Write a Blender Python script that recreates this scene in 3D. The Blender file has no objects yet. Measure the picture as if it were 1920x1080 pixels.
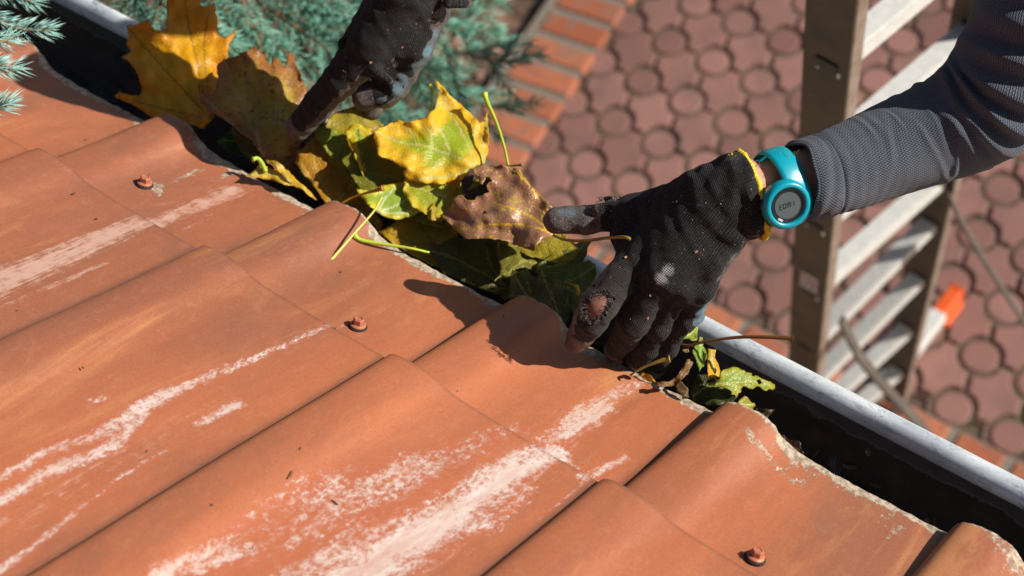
import bpy, bmesh, math, random
import numpy as np
from mathutils import Vector, Matrix, noise as mnoise
from mathutils.geometry import delaunay_2d_cdt
random.seed(7); rng = np.random.default_rng(7)
C = bpy.context.scene.collection
R_ = math.radians

# ------------------------------------------------------------------ camera
FPX = 3162.0                       # focal length in pixels of a 1920 wide picture
CX_, CY_, CZ_ = (np.array(v) for v in ((0.80121626, 0.43142414, -0.41463925),
                                       (0.58307018, -0.71861569, 0.37897316),
                                       (-0.1344681, -0.54540324, -0.82731713)))
RW = np.array([CX_, CY_, CZ_])     # world axes seen in camera space (x right, y down, z forward)
CAM = np.array([0.0, 0.0, 3.9])
cam_d = bpy.data.cameras.new('camera'); cam = bpy.data.objects.new('camera', cam_d); C.objects.link(cam)
_m = Matrix(((RW[0][0], -RW[0][1], -RW[0][2], CAM[0]),
             (RW[1][0], -RW[1][1], -RW[1][2], CAM[1]),
             (RW[2][0], -RW[2][1], -RW[2][2], CAM[2]), (0, 0, 0, 1)))
cam.matrix_world = _m
cam_d.sensor_width = 36.0; cam_d.lens = FPX / 1920 * 36.0
cam_d.clip_start = 0.05; cam_d.clip_end = 300
cam_d.dof.use_dof = True; cam_d.dof.focus_distance = 1.33; cam_d.dof.aperture_fstop = 6.5
bpy.context.scene.camera = cam

# ------------------------------------------------------------------ sky and sun
SUN = np.array([0.673, 0.545, 0.50]); SUN /= np.linalg.norm(SUN)
w = bpy.data.worlds.new('World'); bpy.context.scene.world = w; w.use_nodes = True
nt = w.node_tree; bg = nt.nodes['Background']
sky = nt.nodes.new('ShaderNodeTexSky'); sky.sky_type = 'NISHITA'; sky.sun_disc = False
sky.sun_elevation = math.asin(SUN[2]); sky.sun_rotation = math.atan2(SUN[0], SUN[1])
sky.air_density = 1.0; sky.dust_density = 1.0
nt.links.new(sky.outputs[0], bg.inputs[0]); bg.inputs[1].default_value = 0.05
sd = bpy.data.lights.new('sun', 'SUN'); sd.energy = 5.0; sd.angle = R_(0.55); sd.color = (1.0, 0.93, 0.83)
so = bpy.data.objects.new('sun', sd); C.objects.link(so)
so.rotation_euler = Vector(SUN).to_track_quat('Z', 'Y').to_euler()
vs = bpy.context.scene.view_settings
vs.view_transform = 'Standard'; vs.look = 'None'; vs.exposure = 0.27; vs.gamma = 1.0

# ------------------------------------------------------------------ small helpers
def ray(px, py): return RW @ np.array([(px - 960) / FPX, (py - 540) / FPX, 1.0])
def at(px, py, d): return CAM + ray(px, py) * d
def at_z(px, py, z):
    r = ray(px, py); return CAM + r * ((z - CAM[2]) / r[2])
EA = at(945, 558, 1.415)                       # a low point on the eave
PIT = R_(30); RN = np.array([0, math.sin(PIT), math.cos(PIT)]); RD = np.array([0, math.cos(PIT), -math.sin(PIT)])
def roof_xs(px, py, h=0.0):                    # picture point -> (x along the eave, s up the slope)
    r = ray(px, py); P0 = EA + RN * h
    p = CAM + r * (((P0 - CAM) @ RN) / (r @ RN))
    return p[0] - EA[0], -(p - P0) @ RD
def roof_pt(x, s, h=0.0): return EA + np.array([x, 0, 0]) - RD * s + RN * h
def tag(o, label=None, cat=None, group=None, kind=None):
    if label: o['label'] = label
    if cat: o['category'] = cat
    if group: o['group'] = group
    if kind: o['kind'] = kind
    return o
def empty(name, loc=(0, 0, 0)):
    o = bpy.data.objects.new(name, None); o.empty_display_size = .05; o.location = [float(v) for v in loc]
    C.objects.link(o); return o
def mesh_obj(name, V, Fc, m=None, parent=None, smooth=True, attrs=None):
    me = bpy.data.meshes.new(name)
    me.from_pydata([tuple(map(float, v)) for v in V], [], [tuple(int(i) for i in f) for f in Fc])
    if attrs:
        for k, a in attrs.items():
            a = np.asarray(a, dtype=np.float32)
            if a.ndim == 1:
                at_ = me.attributes.new(k, 'FLOAT', 'POINT'); at_.data.foreach_set('value', a)
            else:
                at_ = me.attributes.new(k, 'FLOAT_VECTOR', 'POINT'); at_.data.foreach_set('vector', a.ravel())
    if smooth: me.polygons.foreach_set('use_smooth', [True] * len(me.polygons))
    me.update()
    o = bpy.data.objects.new(name, me); C.objects.link(o)
    if m: me.materials.append(m)
    if parent is not None:
        o.parent = parent; o.matrix_parent_inverse = Matrix.Translation(-Vector(parent.location))
    return o
class MB:                                       # collects shapes into one mesh
    def __init__(s): s.V = []; s.F = []
    def add(s, V, Fc):
        n = len(s.V); s.V += [tuple(map(float, v)) for v in V]; s.F += [tuple(i + n for i in f) for f in Fc]
    def box(s, o, ax, ay, az):                  # centre and three half vectors
        o, ax, ay, az = map(np.asarray, (o, ax, ay, az))
        v = [o + a * ax + b * ay + c * az for a in (-1, 1) for b in (-1, 1) for c in (-1, 1)]
        s.add(v, [(0, 1, 3, 2), (4, 6, 7, 5), (0, 4, 5, 1), (2, 3, 7, 6), (0, 2, 6, 4), (1, 5, 7, 3)])
    def tube(s, P, r, n=8, caps=True, flat=1.0):
        P = np.asarray(P, float); m = len(P); r = np.broadcast_to(r, (m,)) if np.ndim(r) == 0 else np.asarray(r)
        T = np.gradient(P, axis=0); T /= np.linalg.norm(T, axis=1)[:, None] + 1e-12
        a = np.array([0.31, 0.2, 0.93]); base = len(s.V)
        u = np.cross(T[0], a); u /= np.linalg.norm(u)
        for i in range(m):
            u = u - T[i] * (u @ T[i]); u /= np.linalg.norm(u); v = np.cross(T[i], u)
            for k in range(n):
                t = 2 * math.pi * k / n
                s.V.append(tuple(P[i] + r[i] * (math.cos(t) * u + flat * math.sin(t) * v)))
        for i in range(m - 1):
            for k in range(n):
                s.F.append((base + i * n + k, base + i * n + (k + 1) % n, base + (i + 1) * n + (k + 1) % n, base + (i + 1) * n + k))
        if caps:
            s.F.append(tuple(base + k for k in range(n))[::-1]); s.F.append(tuple(base + (m - 1) * n + k for k in range(n)))
    def build(s, name, m=None, parent=None, smooth=False, bevel=0):
        o = mesh_obj(name, s.V, s.F, m, parent, smooth)
        if bevel:
            b = o.modifiers.new('bevel', 'BEVEL'); b.width = bevel; b.segments = 2; b.limit_method = 'ANGLE'
        return o
def spline(P, n):                               # Catmull-Rom through the points
    P = np.asarray(P, float); P = np.vstack([2 * P[0] - P[1], P, 2 * P[-1] - P[-2]]); out = []
    m = len(P) - 3
    for q in np.linspace(0, m, n):
        i = min(int(q), m - 1); t = q - i; a, b, c, d = P[i:i + 4]
        out.append(.5 * ((2 * b) + (c - a) * t + (2 * a - 5 * b + 4 * c - d) * t * t + (3 * b - a - 3 * c + d) * t ** 3))
    return np.array(out)
class NT:                                       # short node writing
    def __init__(s, name):
        s.m = bpy.data.materials.new(name); s.m.use_nodes = True; s.t = s.m.node_tree
        s.b = s.t.nodes['Principled BSDF']; s.out = s.t.nodes['Material Output']
    def put(s, sock, v):
        if isinstance(v, bpy.types.NodeSocket): s.t.links.new(v, sock)
        elif v is not None:
            if hasattr(sock, 'default_value'):
                if isinstance(v, (tuple, list)) and len(v) == 3 and sock.type == 'RGBA': v = (*v, 1)
                sock.default_value = v
    def attr(s, name, fac=True):
        n = s.t.nodes.new('ShaderNodeAttribute'); n.attribute_name = name
        return n.outputs['Fac'] if fac else n.outputs['Vector']
    def obj(s): return s.t.nodes.new('ShaderNodeTexCoord').outputs['Object']
    def geo(s): return s.t.nodes.new('ShaderNodeNewGeometry').outputs['Position']
    def mapping(s, v, sc=(1, 1, 1), rot=(0, 0, 0)):
        n = s.t.nodes.new('ShaderNodeMapping'); s.put(n.inputs['Vector'], v)
        n.inputs['Scale'].default_value = sc; n.inputs['Rotation'].default_value = rot; return n.outputs[0]
    def noise(s, v, scale, detail=4, rough=.55, dist=0, col=False):
        n = s.t.nodes.new('ShaderNodeTexNoise'); s.put(n.inputs['Vector'], v)
        n.inputs['Scale'].default_value = scale; n.inputs['Detail'].default_value = detail
        n.inputs['Roughness'].default_value = rough; n.inputs['Distortion'].default_value = dist
        return n.outputs['Color' if col else 'Fac']
    def voro(s, v, scale, feat='F1', out='Distance'):
        n = s.t.nodes.new('ShaderNodeTexVoronoi'); n.feature = feat; s.put(n.inputs['Vector'], v)
        n.inputs['Scale'].default_value = scale; return n.outputs[out]
    def math(s, op, a, b=None, c=None, clamp=False):
        n = s.t.nodes.new('ShaderNodeMath'); n.operation = op; n.use_clamp = clamp
        for i, v in enumerate((a, b, c)):
            if v is not None: s.put(n.inputs[i], v)
        return n.outputs[0]
    def ramp(s, v, lo, hi, a=0.0, b=1.0):
        n = s.t.nodes.new('ShaderNodeMapRange'); n.interpolation_type = 'SMOOTHSTEP'; s.put(n.inputs['Value'], v)
        for k, q in zip(('From Min', 'From Max', 'To Min', 'To Max'), (lo, hi, a, b)): n.inputs[k].default_value = q
        return n.outputs[0]
    def mix(s, f, a, b, mode='MIX'):
        n = s.t.nodes.new('ShaderNodeMix'); n.data_type = 'RGBA'; n.blend_type = mode
        s.put(n.inputs[0], f); s.put(n.inputs[6], a); s.put(n.inputs[7], b); return n.outputs[2]
    def bump(s, h, strength=.3, dist=.001, nrm=None):
        n = s.t.nodes.new('ShaderNodeBump'); s.put(n.inputs['Height'], h)
        n.inputs['Strength'].default_value = strength; n.inputs['Distance'].default_value = dist
        if nrm is not None: s.t.links.new(nrm, n.inputs['Normal'])
        return n.outputs[0]
    def fin(s, col, rough=.6, nrm=None, metal=None, spec=None):
        s.put(s.b.inputs['Base Color'], col); s.put(s.b.inputs['Roughness'], rough)
        if nrm is not None: s.put(s.b.inputs['Normal'], nrm)
        if metal is not None: s.put(s.b.inputs['Metallic'], metal)
        if spec is not None: s.put(s.b.inputs['Specular IOR Level'], spec)
        return s.m
def ss(a, b, v):
    t = np.clip((np.asarray(v, float) - a) / (b - a), 0, 1); return t * t * (3 - 2 * t)
def fbm(P, scale, seed=0.0, oct=3):
    return np.array([mnoise.fractal(Vector((p[0] * scale + seed, p[1] * scale - seed, p[2] * scale + 2 * seed)), 1.0, 2.0, oct) for p in P])

# ------------------------------------------------------------------ materials of the setting
def m_paver():
    n = NT('paver'); p = n.geo(); t = n.attr('tone')
    c = n.mix(t, (.215, .097, .080), (.345, .170, .142))
    c = n.mix(n.math('MULTIPLY', n.ramp(n.noise(p, 9, 5), .4, .75), .5), c, (.125, .080, .066))
    c = n.mix(n.math('MULTIPLY', n.ramp(n.noise(p, 160, 3), .5, .7), .3), c, (.32, .19, .155))
    return n.fin(c, .85, n.bump(n.noise(p, 260, 3), .5, .002))
def m_joint():
    n = NT('joint_dirt'); p = n.geo()
    c = n.mix(n.ramp(n.noise(p, 6, 4), .5, .68), (.125, .080, .060), (.12, .10, .048))
    c = n.mix(n.math('MULTIPLY', n.ramp(n.noise(p, 120, 3), .5, .7), .5), c, (.2, .15, .11))
    return n.fin(c, .95, n.bump(n.noise(p, 150, 4), .8, .004))
def m_brick():
    n = NT('red_brick'); p = n.geo(); t = n.attr('tone')
    c = n.mix(t, (.34, .095, .042), (.50, .17, .085))
    c = n.mix(n.ramp(n.noise(p, 35, 5), .52, .75), c, (.22, .11, .085))
    c = n.mix(n.math('MULTIPLY', n.ramp(n.noise(p, 11, 5, .7), .5, .62), .6), c, (.26, .15, .11))
    return n.fin(c, .9, n.bump(n.noise(p, 120, 4), .6, .004))
def m_mortar():
    n = NT('mortar'); p = n.geo()
    c = n.mix(n.noise(p, 30, 5), (.155, .125, .098), (.31, .26, .21))
    return n.fin(c, .95, n.bump(n.noise(p, 90, 4), .8, .004))
def m_soil():
    n = NT('soil'); p = n.geo()
    c = n.mix(n.ramp(n.noise(p, 25, 6, .7), .35, .7), (.045, .028, .018), (.24, .16, .10))
    c = n.mix(n.ramp(n.noise(p, 9, 3), .55, .62), c, (.40, .22, .16))
    return n.fin(c, .95, n.bump(n.noise(p, 60, 6, .7), 1, .012))
def m_tile():
    n = NT('terracotta_tile'); xs = n.attr('xs', False); sc = n.mapping(xs, (1, .28, 1)); fine = n.mapping(xs, (1, .7, 1))
    c = n.mix(n.ramp(n.noise(sc, 7, 5, .6, .6), .3, .72), (.49, .155, .066), (.34, .108, .050))
    c = n.mix(n.math('MULTIPLY', n.ramp(n.noise(sc, 15, 6, .65, 1.5), .55, .72), .55), c, (.50, .185, .090))
    c = n.mix(n.math('MULTIPLY', n.ramp(n.noise(sc, 4.5, 5, .65, .8), .46, .66), .7), c, (.25, .095, .055))
    c = n.mix(n.math('MULTIPLY', n.ramp(n.noise(n.mapping(xs, (1, .10, 1)), 55, 5, .7), .5, .72), .28), c, (.26, .105, .06))
    c = n.mix(n.math('MULTIPLY', n.ramp(n.noise(fine, 90, 5, .75), .5, .72), .25), c, (.54, .24, .145))
    yl = n.math('MULTIPLY', n.ramp(n.noise(n.mapping(xs, (1, .22, 1)), 13, 6, .7, .8), .56, .70), .5); c = n.mix(yl, c, (.60, .27, .10))
    vein = n.math('ABSOLUTE', n.math('SUBTRACT', n.noise(sc, 9, 5, .6, 2.2), .5))
    c = n.mix(n.math('MULTIPLY', n.math('MULTIPLY', n.ramp(vein, .010, .0), n.ramp(n.noise(xs, 6, 2), .5, .65)), .22), c, (.60, .27, .12))
    # grime: fine speckle and pores
    c = n.mix(n.math('MULTIPLY', n.ramp(n.noise(fine, 420, 4, .75), .48, .72), .42), c, (.20, .09, .055))
    c = n.mix(n.math('MULTIPLY', n.ramp(n.noise(fine, 900, 2, .8), .55, .7), .3), c, (.62, .33, .22))
    c = n.mix(n.math('MULTIPLY', n.math('MULTIPLY', n.ramp(n.noise(xs, 5, 4, .6), .45, .7), n.ramp(n.noise(fine, 38, 6, .8), .42, .7)), .5), c, (.19, .10, .07))
    pit = n.voro(fine, 46)
    pm = n.math('MULTIPLY', n.ramp(pit, .075, .045), n.ramp(n.noise(xs, 14, 2), .5, .6))
    c = n.mix(n.math('MULTIPLY', n.math('MULTIPLY', pm, n.ramp(n.noise(xs, 31, 2), .52, .6)), .7), c, (.07, .045, .035))
    # worn pinkish film
    stri = n.noise(n.mapping(xs, (1, .06, 1)), 300, 4, .7)
    pk = n.ramp(n.math('ADD', n.attr('pink'), n.math('ADD', n.math('MULTIPLY', n.math('SUBTRACT', n.noise(fine, 110, 6, .75), .5), 1.7), n.math('MULTIPLY', n.math('SUBTRACT', stri, .5), 1.5))), .35, .95)
    c = n.mix(n.math('MULTIPLY', pk, .62), c, (.70, .46, .38))
    # lime streaks with broken edges
    li = n.attr('lime')
    no = n.math('ADD', n.math('MULTIPLY', n.math('SUBTRACT', n.noise(sc, 34, 8, .78, .3), .5), 2.0),
                n.math('MULTIPLY', n.math('SUBTRACT', n.noise(fine, 210, 7, .85), .5), 2.9))
    lm = n.ramp(n.math('ADD', n.math('MULTIPLY', li, .85), no), .36, .86)
    thin = n.ramp(n.noise(n.mapping(xs, (1, .12, 1)), 70, 6, .75), .36, .62, .60, 1.0)
    lm = n.math('MULTIPLY', lm, n.ramp(li, .02, .15))
    halo = n.math('MULTIPLY', n.ramp(li, .0, .5), .30)
    c = n.mix(halo, c, (.50, .13, .065))
    lc = n.mix(n.ramp(n.noise(sc, 45, 6, .7), .35, .65), (.72, .66, .62), (.62, .46, .40))
    c = n.mix(n.math('MULTIPLY', n.math('MULTIPLY', lm, thin), .95), c, lc)
    # grey mortar coloured lichen
    gl = n.ramp(n.math('ADD', n.attr('lichen'), n.math('ADD', n.math('MULTIPLY', n.math('SUBTRACT', n.noise(fine, 95, 7, .85), .5), 2.4),
                n.math('MULTIPLY', n.math('SUBTRACT', n.noise(fine, 240, 3), .5), .8))), .45, .58)
    gl = n.math('MULTIPLY', gl, n.ramp(n.attr('lichen'), .02, .12))
    gc = n.mix(n.ramp(n.noise(fine, 200, 5, .7), .35, .65), (.22, .18, .13), (.56, .48, .37))
    c = n.mix(n.math('MULTIPLY', gl, .9), c, gc)
    c = n.mix(n.math('MULTIPLY', n.attr('foot_shade_edge'), .75), c, (.10, .06, .045))  # crest-foot shadow line painted into the tile colour, edges darkened too
    h = n.math('ADD', n.math('MULTIPLY', n.noise(fine, 300, 4, .6), .5), n.math('MULTIPLY', gl, .9))
    h = n.math('ADD', h, n.math('MULTIPLY', lm, .35))
    nb = n.bump(n.noise(sc, 12, 4), .25, .004)
    r = n.mix(gl, n.mix(lm, n.ramp(n.noise(sc, 14, 4), .3, .7, .34, .56), (.75,) * 3), (.95,) * 3)
    return n.fin(c, r, n.bump(h, .45, .0007, nb), spec=.5)
def m_zinc():
    n = NT('zinc'); p = n.geo(); s = n.mapping(p, (.25, 1, 1))
    c = n.mix(n.ramp(n.noise(s, 40, 6, .7, 1), .35, .7), (.50, .57, .62), (.80, .84, .87))
    c = n.mix(n.math('MULTIPLY', n.ramp(n.noise(n.mapping(p, (.5, 1, 1)), 60, 6, .75, 1.5), .53, .66), .8), c, (.20, .235, .28))
    c = n.mix(n.math('MULTIPLY', n.ramp(n.noise(n.mapping(p, (.4, 1, 1)), 14, 4, .6), .48, .62), .45), c, (.30, .35, .41))
    c = n.mix(n.ramp(n.noise(p, 170, 4, .7, 2), .64, .70), c, (.10, .11, .13))
    c = n.mix(n.math('MULTIPLY', n.ramp(n.noise(n.mapping(p, (1, .3, .3)), 240, 3), .62, .7), .6), c, (.7, .74, .8))
    return n.fin(c, n.ramp(n.noise(s, 60, 5), .3, .7, .38, .62), n.bump(n.noise(p, 220, 4, .6), .35, .0006), metal=.15)
def m_gutter_in():
    n = NT('stained_gutter'); p = n.geo()
    z = n.t.nodes.new('ShaderNodeSeparateXYZ'); n.t.links.new(p, z.inputs[0])
    lv = n.math('ADD', z.outputs[2], n.math('MULTIPLY', n.math('SUBTRACT', n.noise(p, 16, 5, .7), .5), .035))
    f = n.ramp(lv, EA[2] - .062, EA[2] - .058)
    c = n.mix(n.ramp(n.noise(p, 50, 5), .4, .7), (.028, .020, .016), (.055, .032, .022))
    d = n.mix(n.noise(p, 70, 5), (.045, .040, .034), (.10, .085, .07))
    edge = n.math('MULTIPLY', n.ramp(n.math('ABSOLUTE', n.math('SUBTRACT', lv, EA[2] - .060)), .0025, .0), .6)
    return n.fin(n.mix(edge, n.mix(f, c, d), (.17, .15, .12)), .55, n.bump(n.noise(p, 150, 4), .4, .001))
def m_sludge():
    n = NT('wet_sludge'); p = n.geo()
    c = n.mix(n.ramp(n.noise(p, 60, 6, .7), .4, .7), (.012, .009, .007), (.06, .038, .026))
    return n.fin(c, n.ramp(n.noise(p, 30, 3), .45, .6, .12, .7), n.bump(n.noise(p, 90, 6, .7), .9, .004))
def m_simple(name, col, rough=.6, metal=0, col2=None, sc=40, bump=.2, spec=.5):
    n = NT(name); p = n.geo()
    c = n.mix(n.ramp(n.noise(p, sc, 5, .65), .35, .7), col, col2 or tuple(v * .75 for v in col))
    return n.fin(c, rough, n.bump(n.noise(p, sc * 6, 4), bump, .001), metal=metal, spec=spec)
M = dict(paver=m_paver(), joint=m_joint(), brick=m_brick(), mortar=m_mortar(), soil=m_soil(), tile=m_tile(), zinc=m_zinc(),
         gin=m_gutter_in(), sludge=m_sludge(),
         wood=m_simple('eave_board', (.16, .09, .05), .8, 0, (.10, .055, .03), 20),
         wall=m_simple('render_wall', (.55, .50, .42), .95, 0, (.48, .43, .36), 12, .6),
         alu=m_simple('aluminium', (.80, .80, .77), .45, .15, (.68, .68, .65), 70),
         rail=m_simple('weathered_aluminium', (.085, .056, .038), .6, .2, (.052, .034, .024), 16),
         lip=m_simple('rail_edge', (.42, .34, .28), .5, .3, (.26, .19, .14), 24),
         black=m_simple('black_plastic', (.012, .012, .013), .5, 0, (.02, .02, .02)),
         orange=m_simple('orange_plastic', (.85, .13, .02), .45, 0, (.75, .10, .015)),
         strap=m_simple('grey_strap', (.115, .090, .072), .8, 0, (.07, .055, .045), 30),
         screw=m_simple('painted_screw', (.52, .18, .10), .45, .1, (.42, .14, .08), 120),
         rubber=m_simple('rubber_washer', (.02, .018, .016), .8))

# ------------------------------------------------------------------ ground
def sheet(name, x0, x1, y0, y1, z, m, kind='structure'):
    o = mesh_obj(name, [(x0, y0, z), (x1, y0, z), (x1, y1, z), (x0, y1, z)], [(0, 1, 2, 3)], m, smooth=False); tag(o, kind=kind); return o
sheet('ground', -60, 60, -40, 80, -.03, M['soil'])
P00 = at_z(1199, 155, 0)[:2]        # any ring centre
LX, LY = .157, .1705; SK = -.085
def lat(i, j, z=0.0):
    y = 2.593 + LY * j; return np.array([-2.055 + LX * i + SK * (y - 2.593), y, z])
def build_patio():
    V = []; Fc = []; tone = []
    def prism(pts, top, t, bev=.004):
        c = np.mean(pts, axis=0); n = len(V); k = len(pts)
        for q in pts: V.append((q[0], q[1], -.02)); tone.append(t)
        for q in pts: V.append((q[0], q[1], top - bev)); tone.append(t)
        for q in pts:
            d = c - q; d /= np.linalg.norm(d); V.append((q[0] + d[0] * bev, q[1] + d[1] * bev, top)); tone.append(t)
        for a in range(k):
            b = (a + 1) % k
            Fc.append((n + a, n + b, n + k + b, n + k + a)); Fc.append((n + k + a, n + k + b, n + 2 * k + b, n + 2 * k + a))
        Fc.append(tuple(n + 2 * k + a for a in range(k)))
    r_in, r_out, g = .0480, .0612, .0045
    for i in range(-1, 30):
        for j in range(-4, 26):
            c = lat(i, j)[:2]; t = random.random()
            if i > -1 or True:
                prism([c + r_in * np.array([math.cos(a), math.sin(a)]) for a in np.linspace(0, 2 * math.pi, 20, endpoint=False)], -.004 + random.uniform(-.002, .002), t)
            # block between four rings
            pts = []
            cs = [lat(i, j)[:2], lat(i + 1, j)[:2], lat(i + 1, j + 1)[:2], lat(i, j + 1)[:2]]
            gx0, gx1 = (random.choice((.002, .006)) for _ in range(2)); gy = random.choice((.001, .006))
            mid = sum(cs) / 4
            for q, (a0, c_) in enumerate(zip((90, 180, 270, 360), cs)):
                for a in np.linspace(R_(a0 - 3), R_(a0 - 87), 6):
                    p = c_ + r_out * np.array([math.cos(a), math.sin(a)])
                    pts.append(p)
            pts = [mid + (p - mid) * np.array([1 - gx0 / LX * 2, 1 - gy / LY * 2]) for p in pts]
            if lat(i + 1, j)[0] < -2.055 + SK * (cs[0][1] - 2.593) - .02: continue
            pts = fixloop(pts, mid); prism(pts, random.uniform(-.002, .002), random.random())
    return V, Fc, tone
def fixloop(pts, mid):
    return sorted(pts, key=lambda p: math.atan2(p[1] - mid[1], p[0] - mid[0]))
V, Fc, tone = build_patio()
cut = 2.035
keep = [f for f in Fc if min(V[i][1] for i in f) > cut]
po = mesh_obj('patio_paving', V, keep, M['paver'], smooth=False, attrs={'tone': tone}); tag(po, kind='structure')

def quad(name, pts, z, m): o = mesh_obj(name, [(*p, z) for p in pts], [(0, 1, 2, 3)], m, smooth=False); tag(o, kind='structure')
def brick_run(name, origin, along, across, n, pitch, blen, top, gap=.026):
    V = []; Fc = []; T = []
    for k in range(n):
        c = origin + along * (pitch * (k + .5)) + across * (blen / 2)
        hx = along * (pitch - gap) / 2 * random.uniform(.96, 1.02); hy = across * blen / 2 * random.uniform(.97, 1.0); b = len(V); t = random.random()
        for z, q in ((-.02, 1), (top - .004, 1), (top, .93)):
            for a, d in ((-1, -1), (1, -1), (1, 1), (-1, 1)):
                p = c + q * (a * hx + d * hy); V.append((p[0], p[1], z + random.uniform(-.001, .001))); T.append(t)
        for q in (0, 4):
            for a in range(4): Fc.append((b + q + a, b + q + (a + 1) % 4, b + q + 4 + (a + 1) % 4, b + q + 4 + a))
        Fc.append((b + 8, b + 9, b + 10, b + 11))
    o = mesh_obj(name, V, Fc, M['brick'], smooth=False, attrs={'tone': T}); tag(o, kind='structure'); return o
e0 = at_z(1000, 290, 0)[:2]; e1 = at_z(1190, 0, 0)[:2]; al = (e1 - e0) / np.linalg.norm(e1 - e0); ac = np.array([-al[1], al[0]])
o0 = e0 - al * .5 + ac * .006
quad('paving_joints', [o0 - al * .1, np.array([3.5, cut - .02]), np.array([3.5, 7.5]), o0 + al * 5.6], -.009, M['joint'])
brick_run('brick_edging', np.array([*o0]), al, ac, 40, .102, .215, .012)
q0 = o0 - al * 1; q1 = o0 + al * 5
quad('edging_mortar', [q0, q1, q1 + ac * .235, q0 + ac * .250], .007, M['mortar'])
brick_run('house_edging', np.array([-3.2, cut - .01]), np.array([1., 0]), np.array([0., -1]), 46, .155, .11, .006)
sheet('house_edging_mortar', -3.3, 4.2, cut - .25, cut - .005, -.001, M['mortar'])

V = []; Fc = []; T = []
for i in range(900):
    c = o0 + ac * random.uniform(.22, 1.5) + al * random.uniform(-.3, 2.6); a = random.uniform(0, 6.28); L = random.uniform(.006, .03); w2 = L * random.uniform(.2, .8); z = random.uniform(-.03, -.005); b = len(V)
    for sx, sy in ((-1, -.3), (0, -1), (1, -.2), (.6, .8), (-.5, .9)):
        V.append((c[0] + L * sx * math.cos(a) - w2 * sy * math.sin(a), c[1] + L * sx * math.sin(a) + w2 * sy * math.cos(a), z + random.uniform(0, .012))); T.append((i * .37) % 1)
    Fc.append((b, b + 1, b + 2, b + 3, b + 4))
def m_lit():
    n = NT('ground_litter'); return n.fin(n.mix(n.attr('tone'), (.10, .055, .035), (.50, .30, .22)), .8)
tag(mesh_obj('ground_litter', V, Fc, m_lit(), None, False, dict(tone=T)), 'dry leaves and bark bits scattered on the soil under the spruce', 'litter', kind='stuff')
# ------------------------------------------------------------------ house: wall under the eave
hx0, hx1 = -3.6, 3.6
hw = empty('house_wall', (0, 0, 0)); tag(hw, 'pale rendered house wall below the tiled eave', 'wall')
mb = MB(); mb.box((0, EA[1] - .25 - 2.5, 1.18), (3.6, 0, 0), (0, 2.5, 0), (0, 0, 1.2)); mb.build('wall_body', M['wall'], hw)
mb = MB(); mb.box((0, EA[1] - .045, EA[2] - .13), (3.6, 0, 0), (0, .012, 0), (0, 0, .075)); mb.build('fascia_board', M['wood'], hw)
mb = MB(); mb.box((0, EA[1] - .16, EA[2] - .21), (3.6, 0, 0), (0, .10, 0), (0, 0, .01)); mb.build('soffit_board', M['wood'], hw)

# ------------------------------------------------------------------ roof
TU = np.array([0, .012, .03, .055, .085, .12, .16, .20, .24, .275, .31, .36, .42, .53, .64, .8, .93, .975, 1.0])
TH = np.array([-1.5, 4.5, 8.6, 11.0, 12.2, 12.7, 12.6, 11.6, 8.0, 2.6, -1.2, -3.8, -5.2, -6.4, -7.4, -7.6, -7.4, -7.2, -6.8]) / 1000
PH = .007
us = sorted(set(list(np.round(np.linspace(0, .98, 50), 4)) + [.006, .012, .03, .05]))
def prof(x):
    u = ((np.asarray(x) - PH) / .2) % 1.0; return np.interp(u, TU, TH)
XS = []
for k in range(-14, 12): XS += [k * .2 + u * .2 for u in us] + [k * .2 + .1998]
XS0 = XS = np.array(XS) + PH
def eave_cut(x): return -np.where(np.abs(x) < 1.2, .0375 * x, .0375 * 1.2 * np.sign(x))        # the eave is not quite square to the courses
# streaks: picture points, half width in metres, strength
ST = [((-20, 925), (80, 866), .0045, .005, .85), ((80, 866), (190, 828), .005, .0065, .9), ((190, 828), (262, 785), .0075, .009, .9),
      ((-20, 968), (82, 903), .0060, .0068, .95), ((82, 903), (214, 853), .0068, .0075, .95), ((214, 853), (262, 800), .006, .006, .85),
      ((252, 790), (330, 748), .010, .0075, .92), ((330, 748), (430, 705), .0065, .0055, .85), ((430, 705), (530, 664), .0055, .0035, .72), ((530, 664), (640, 612), .004, .003, .42),
      ((-10, 1090), (75, 1030), .0030, .0034, .95), ((75, 1030), (151, 966), .0034, .0030, .9), ((151, 966), (245, 898), .0028, .0018, .75), ((245, 898), (310, 862), .0018, .0012, .5),
      ((371, 812), (447, 772), .0045, .0045, .9), ((170, 770), (200, 765), .003, .003, .7), ((60, 690), (80, 685), .002, .002, .6),
      ((300, 1100), (460, 1045), .008, .014, .9), ((460, 1045), (640, 960), .020, .030, .68), ((640, 960), (790, 890), .030, .020, .60), ((790, 890), (975, 812), .016, .010, .50),
      ((640, 1110), (800, 1010), .028, .026, 1.05), ((800, 1010), (930, 915), .024, .018, 1.05), ((930, 915), (1040, 845), .016, .012, 1.1),
      ((500, 1110), (640, 1050), .012, .010, .7), ((900, 1000), (985, 930), .012, .008, .62),
      ((1015, 825), (1100, 770), .006, .010, .80), ((1100, 770), (1195, 712), .009, .007, .75), ((1055, 822), (1140, 760), .005, .006, 1.1),
      ((1085, 905), (1175, 858), .007, .004, .75), ((1060, 860), (1110, 905), .004, .004, .6),
      ((500, 1000), (560, 960), .006, .006, .4), ((985, 1000), (1115, 905), .002, .0015, .7), ((1020, 600), (1040, 590), .0, .0, 0)]
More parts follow.
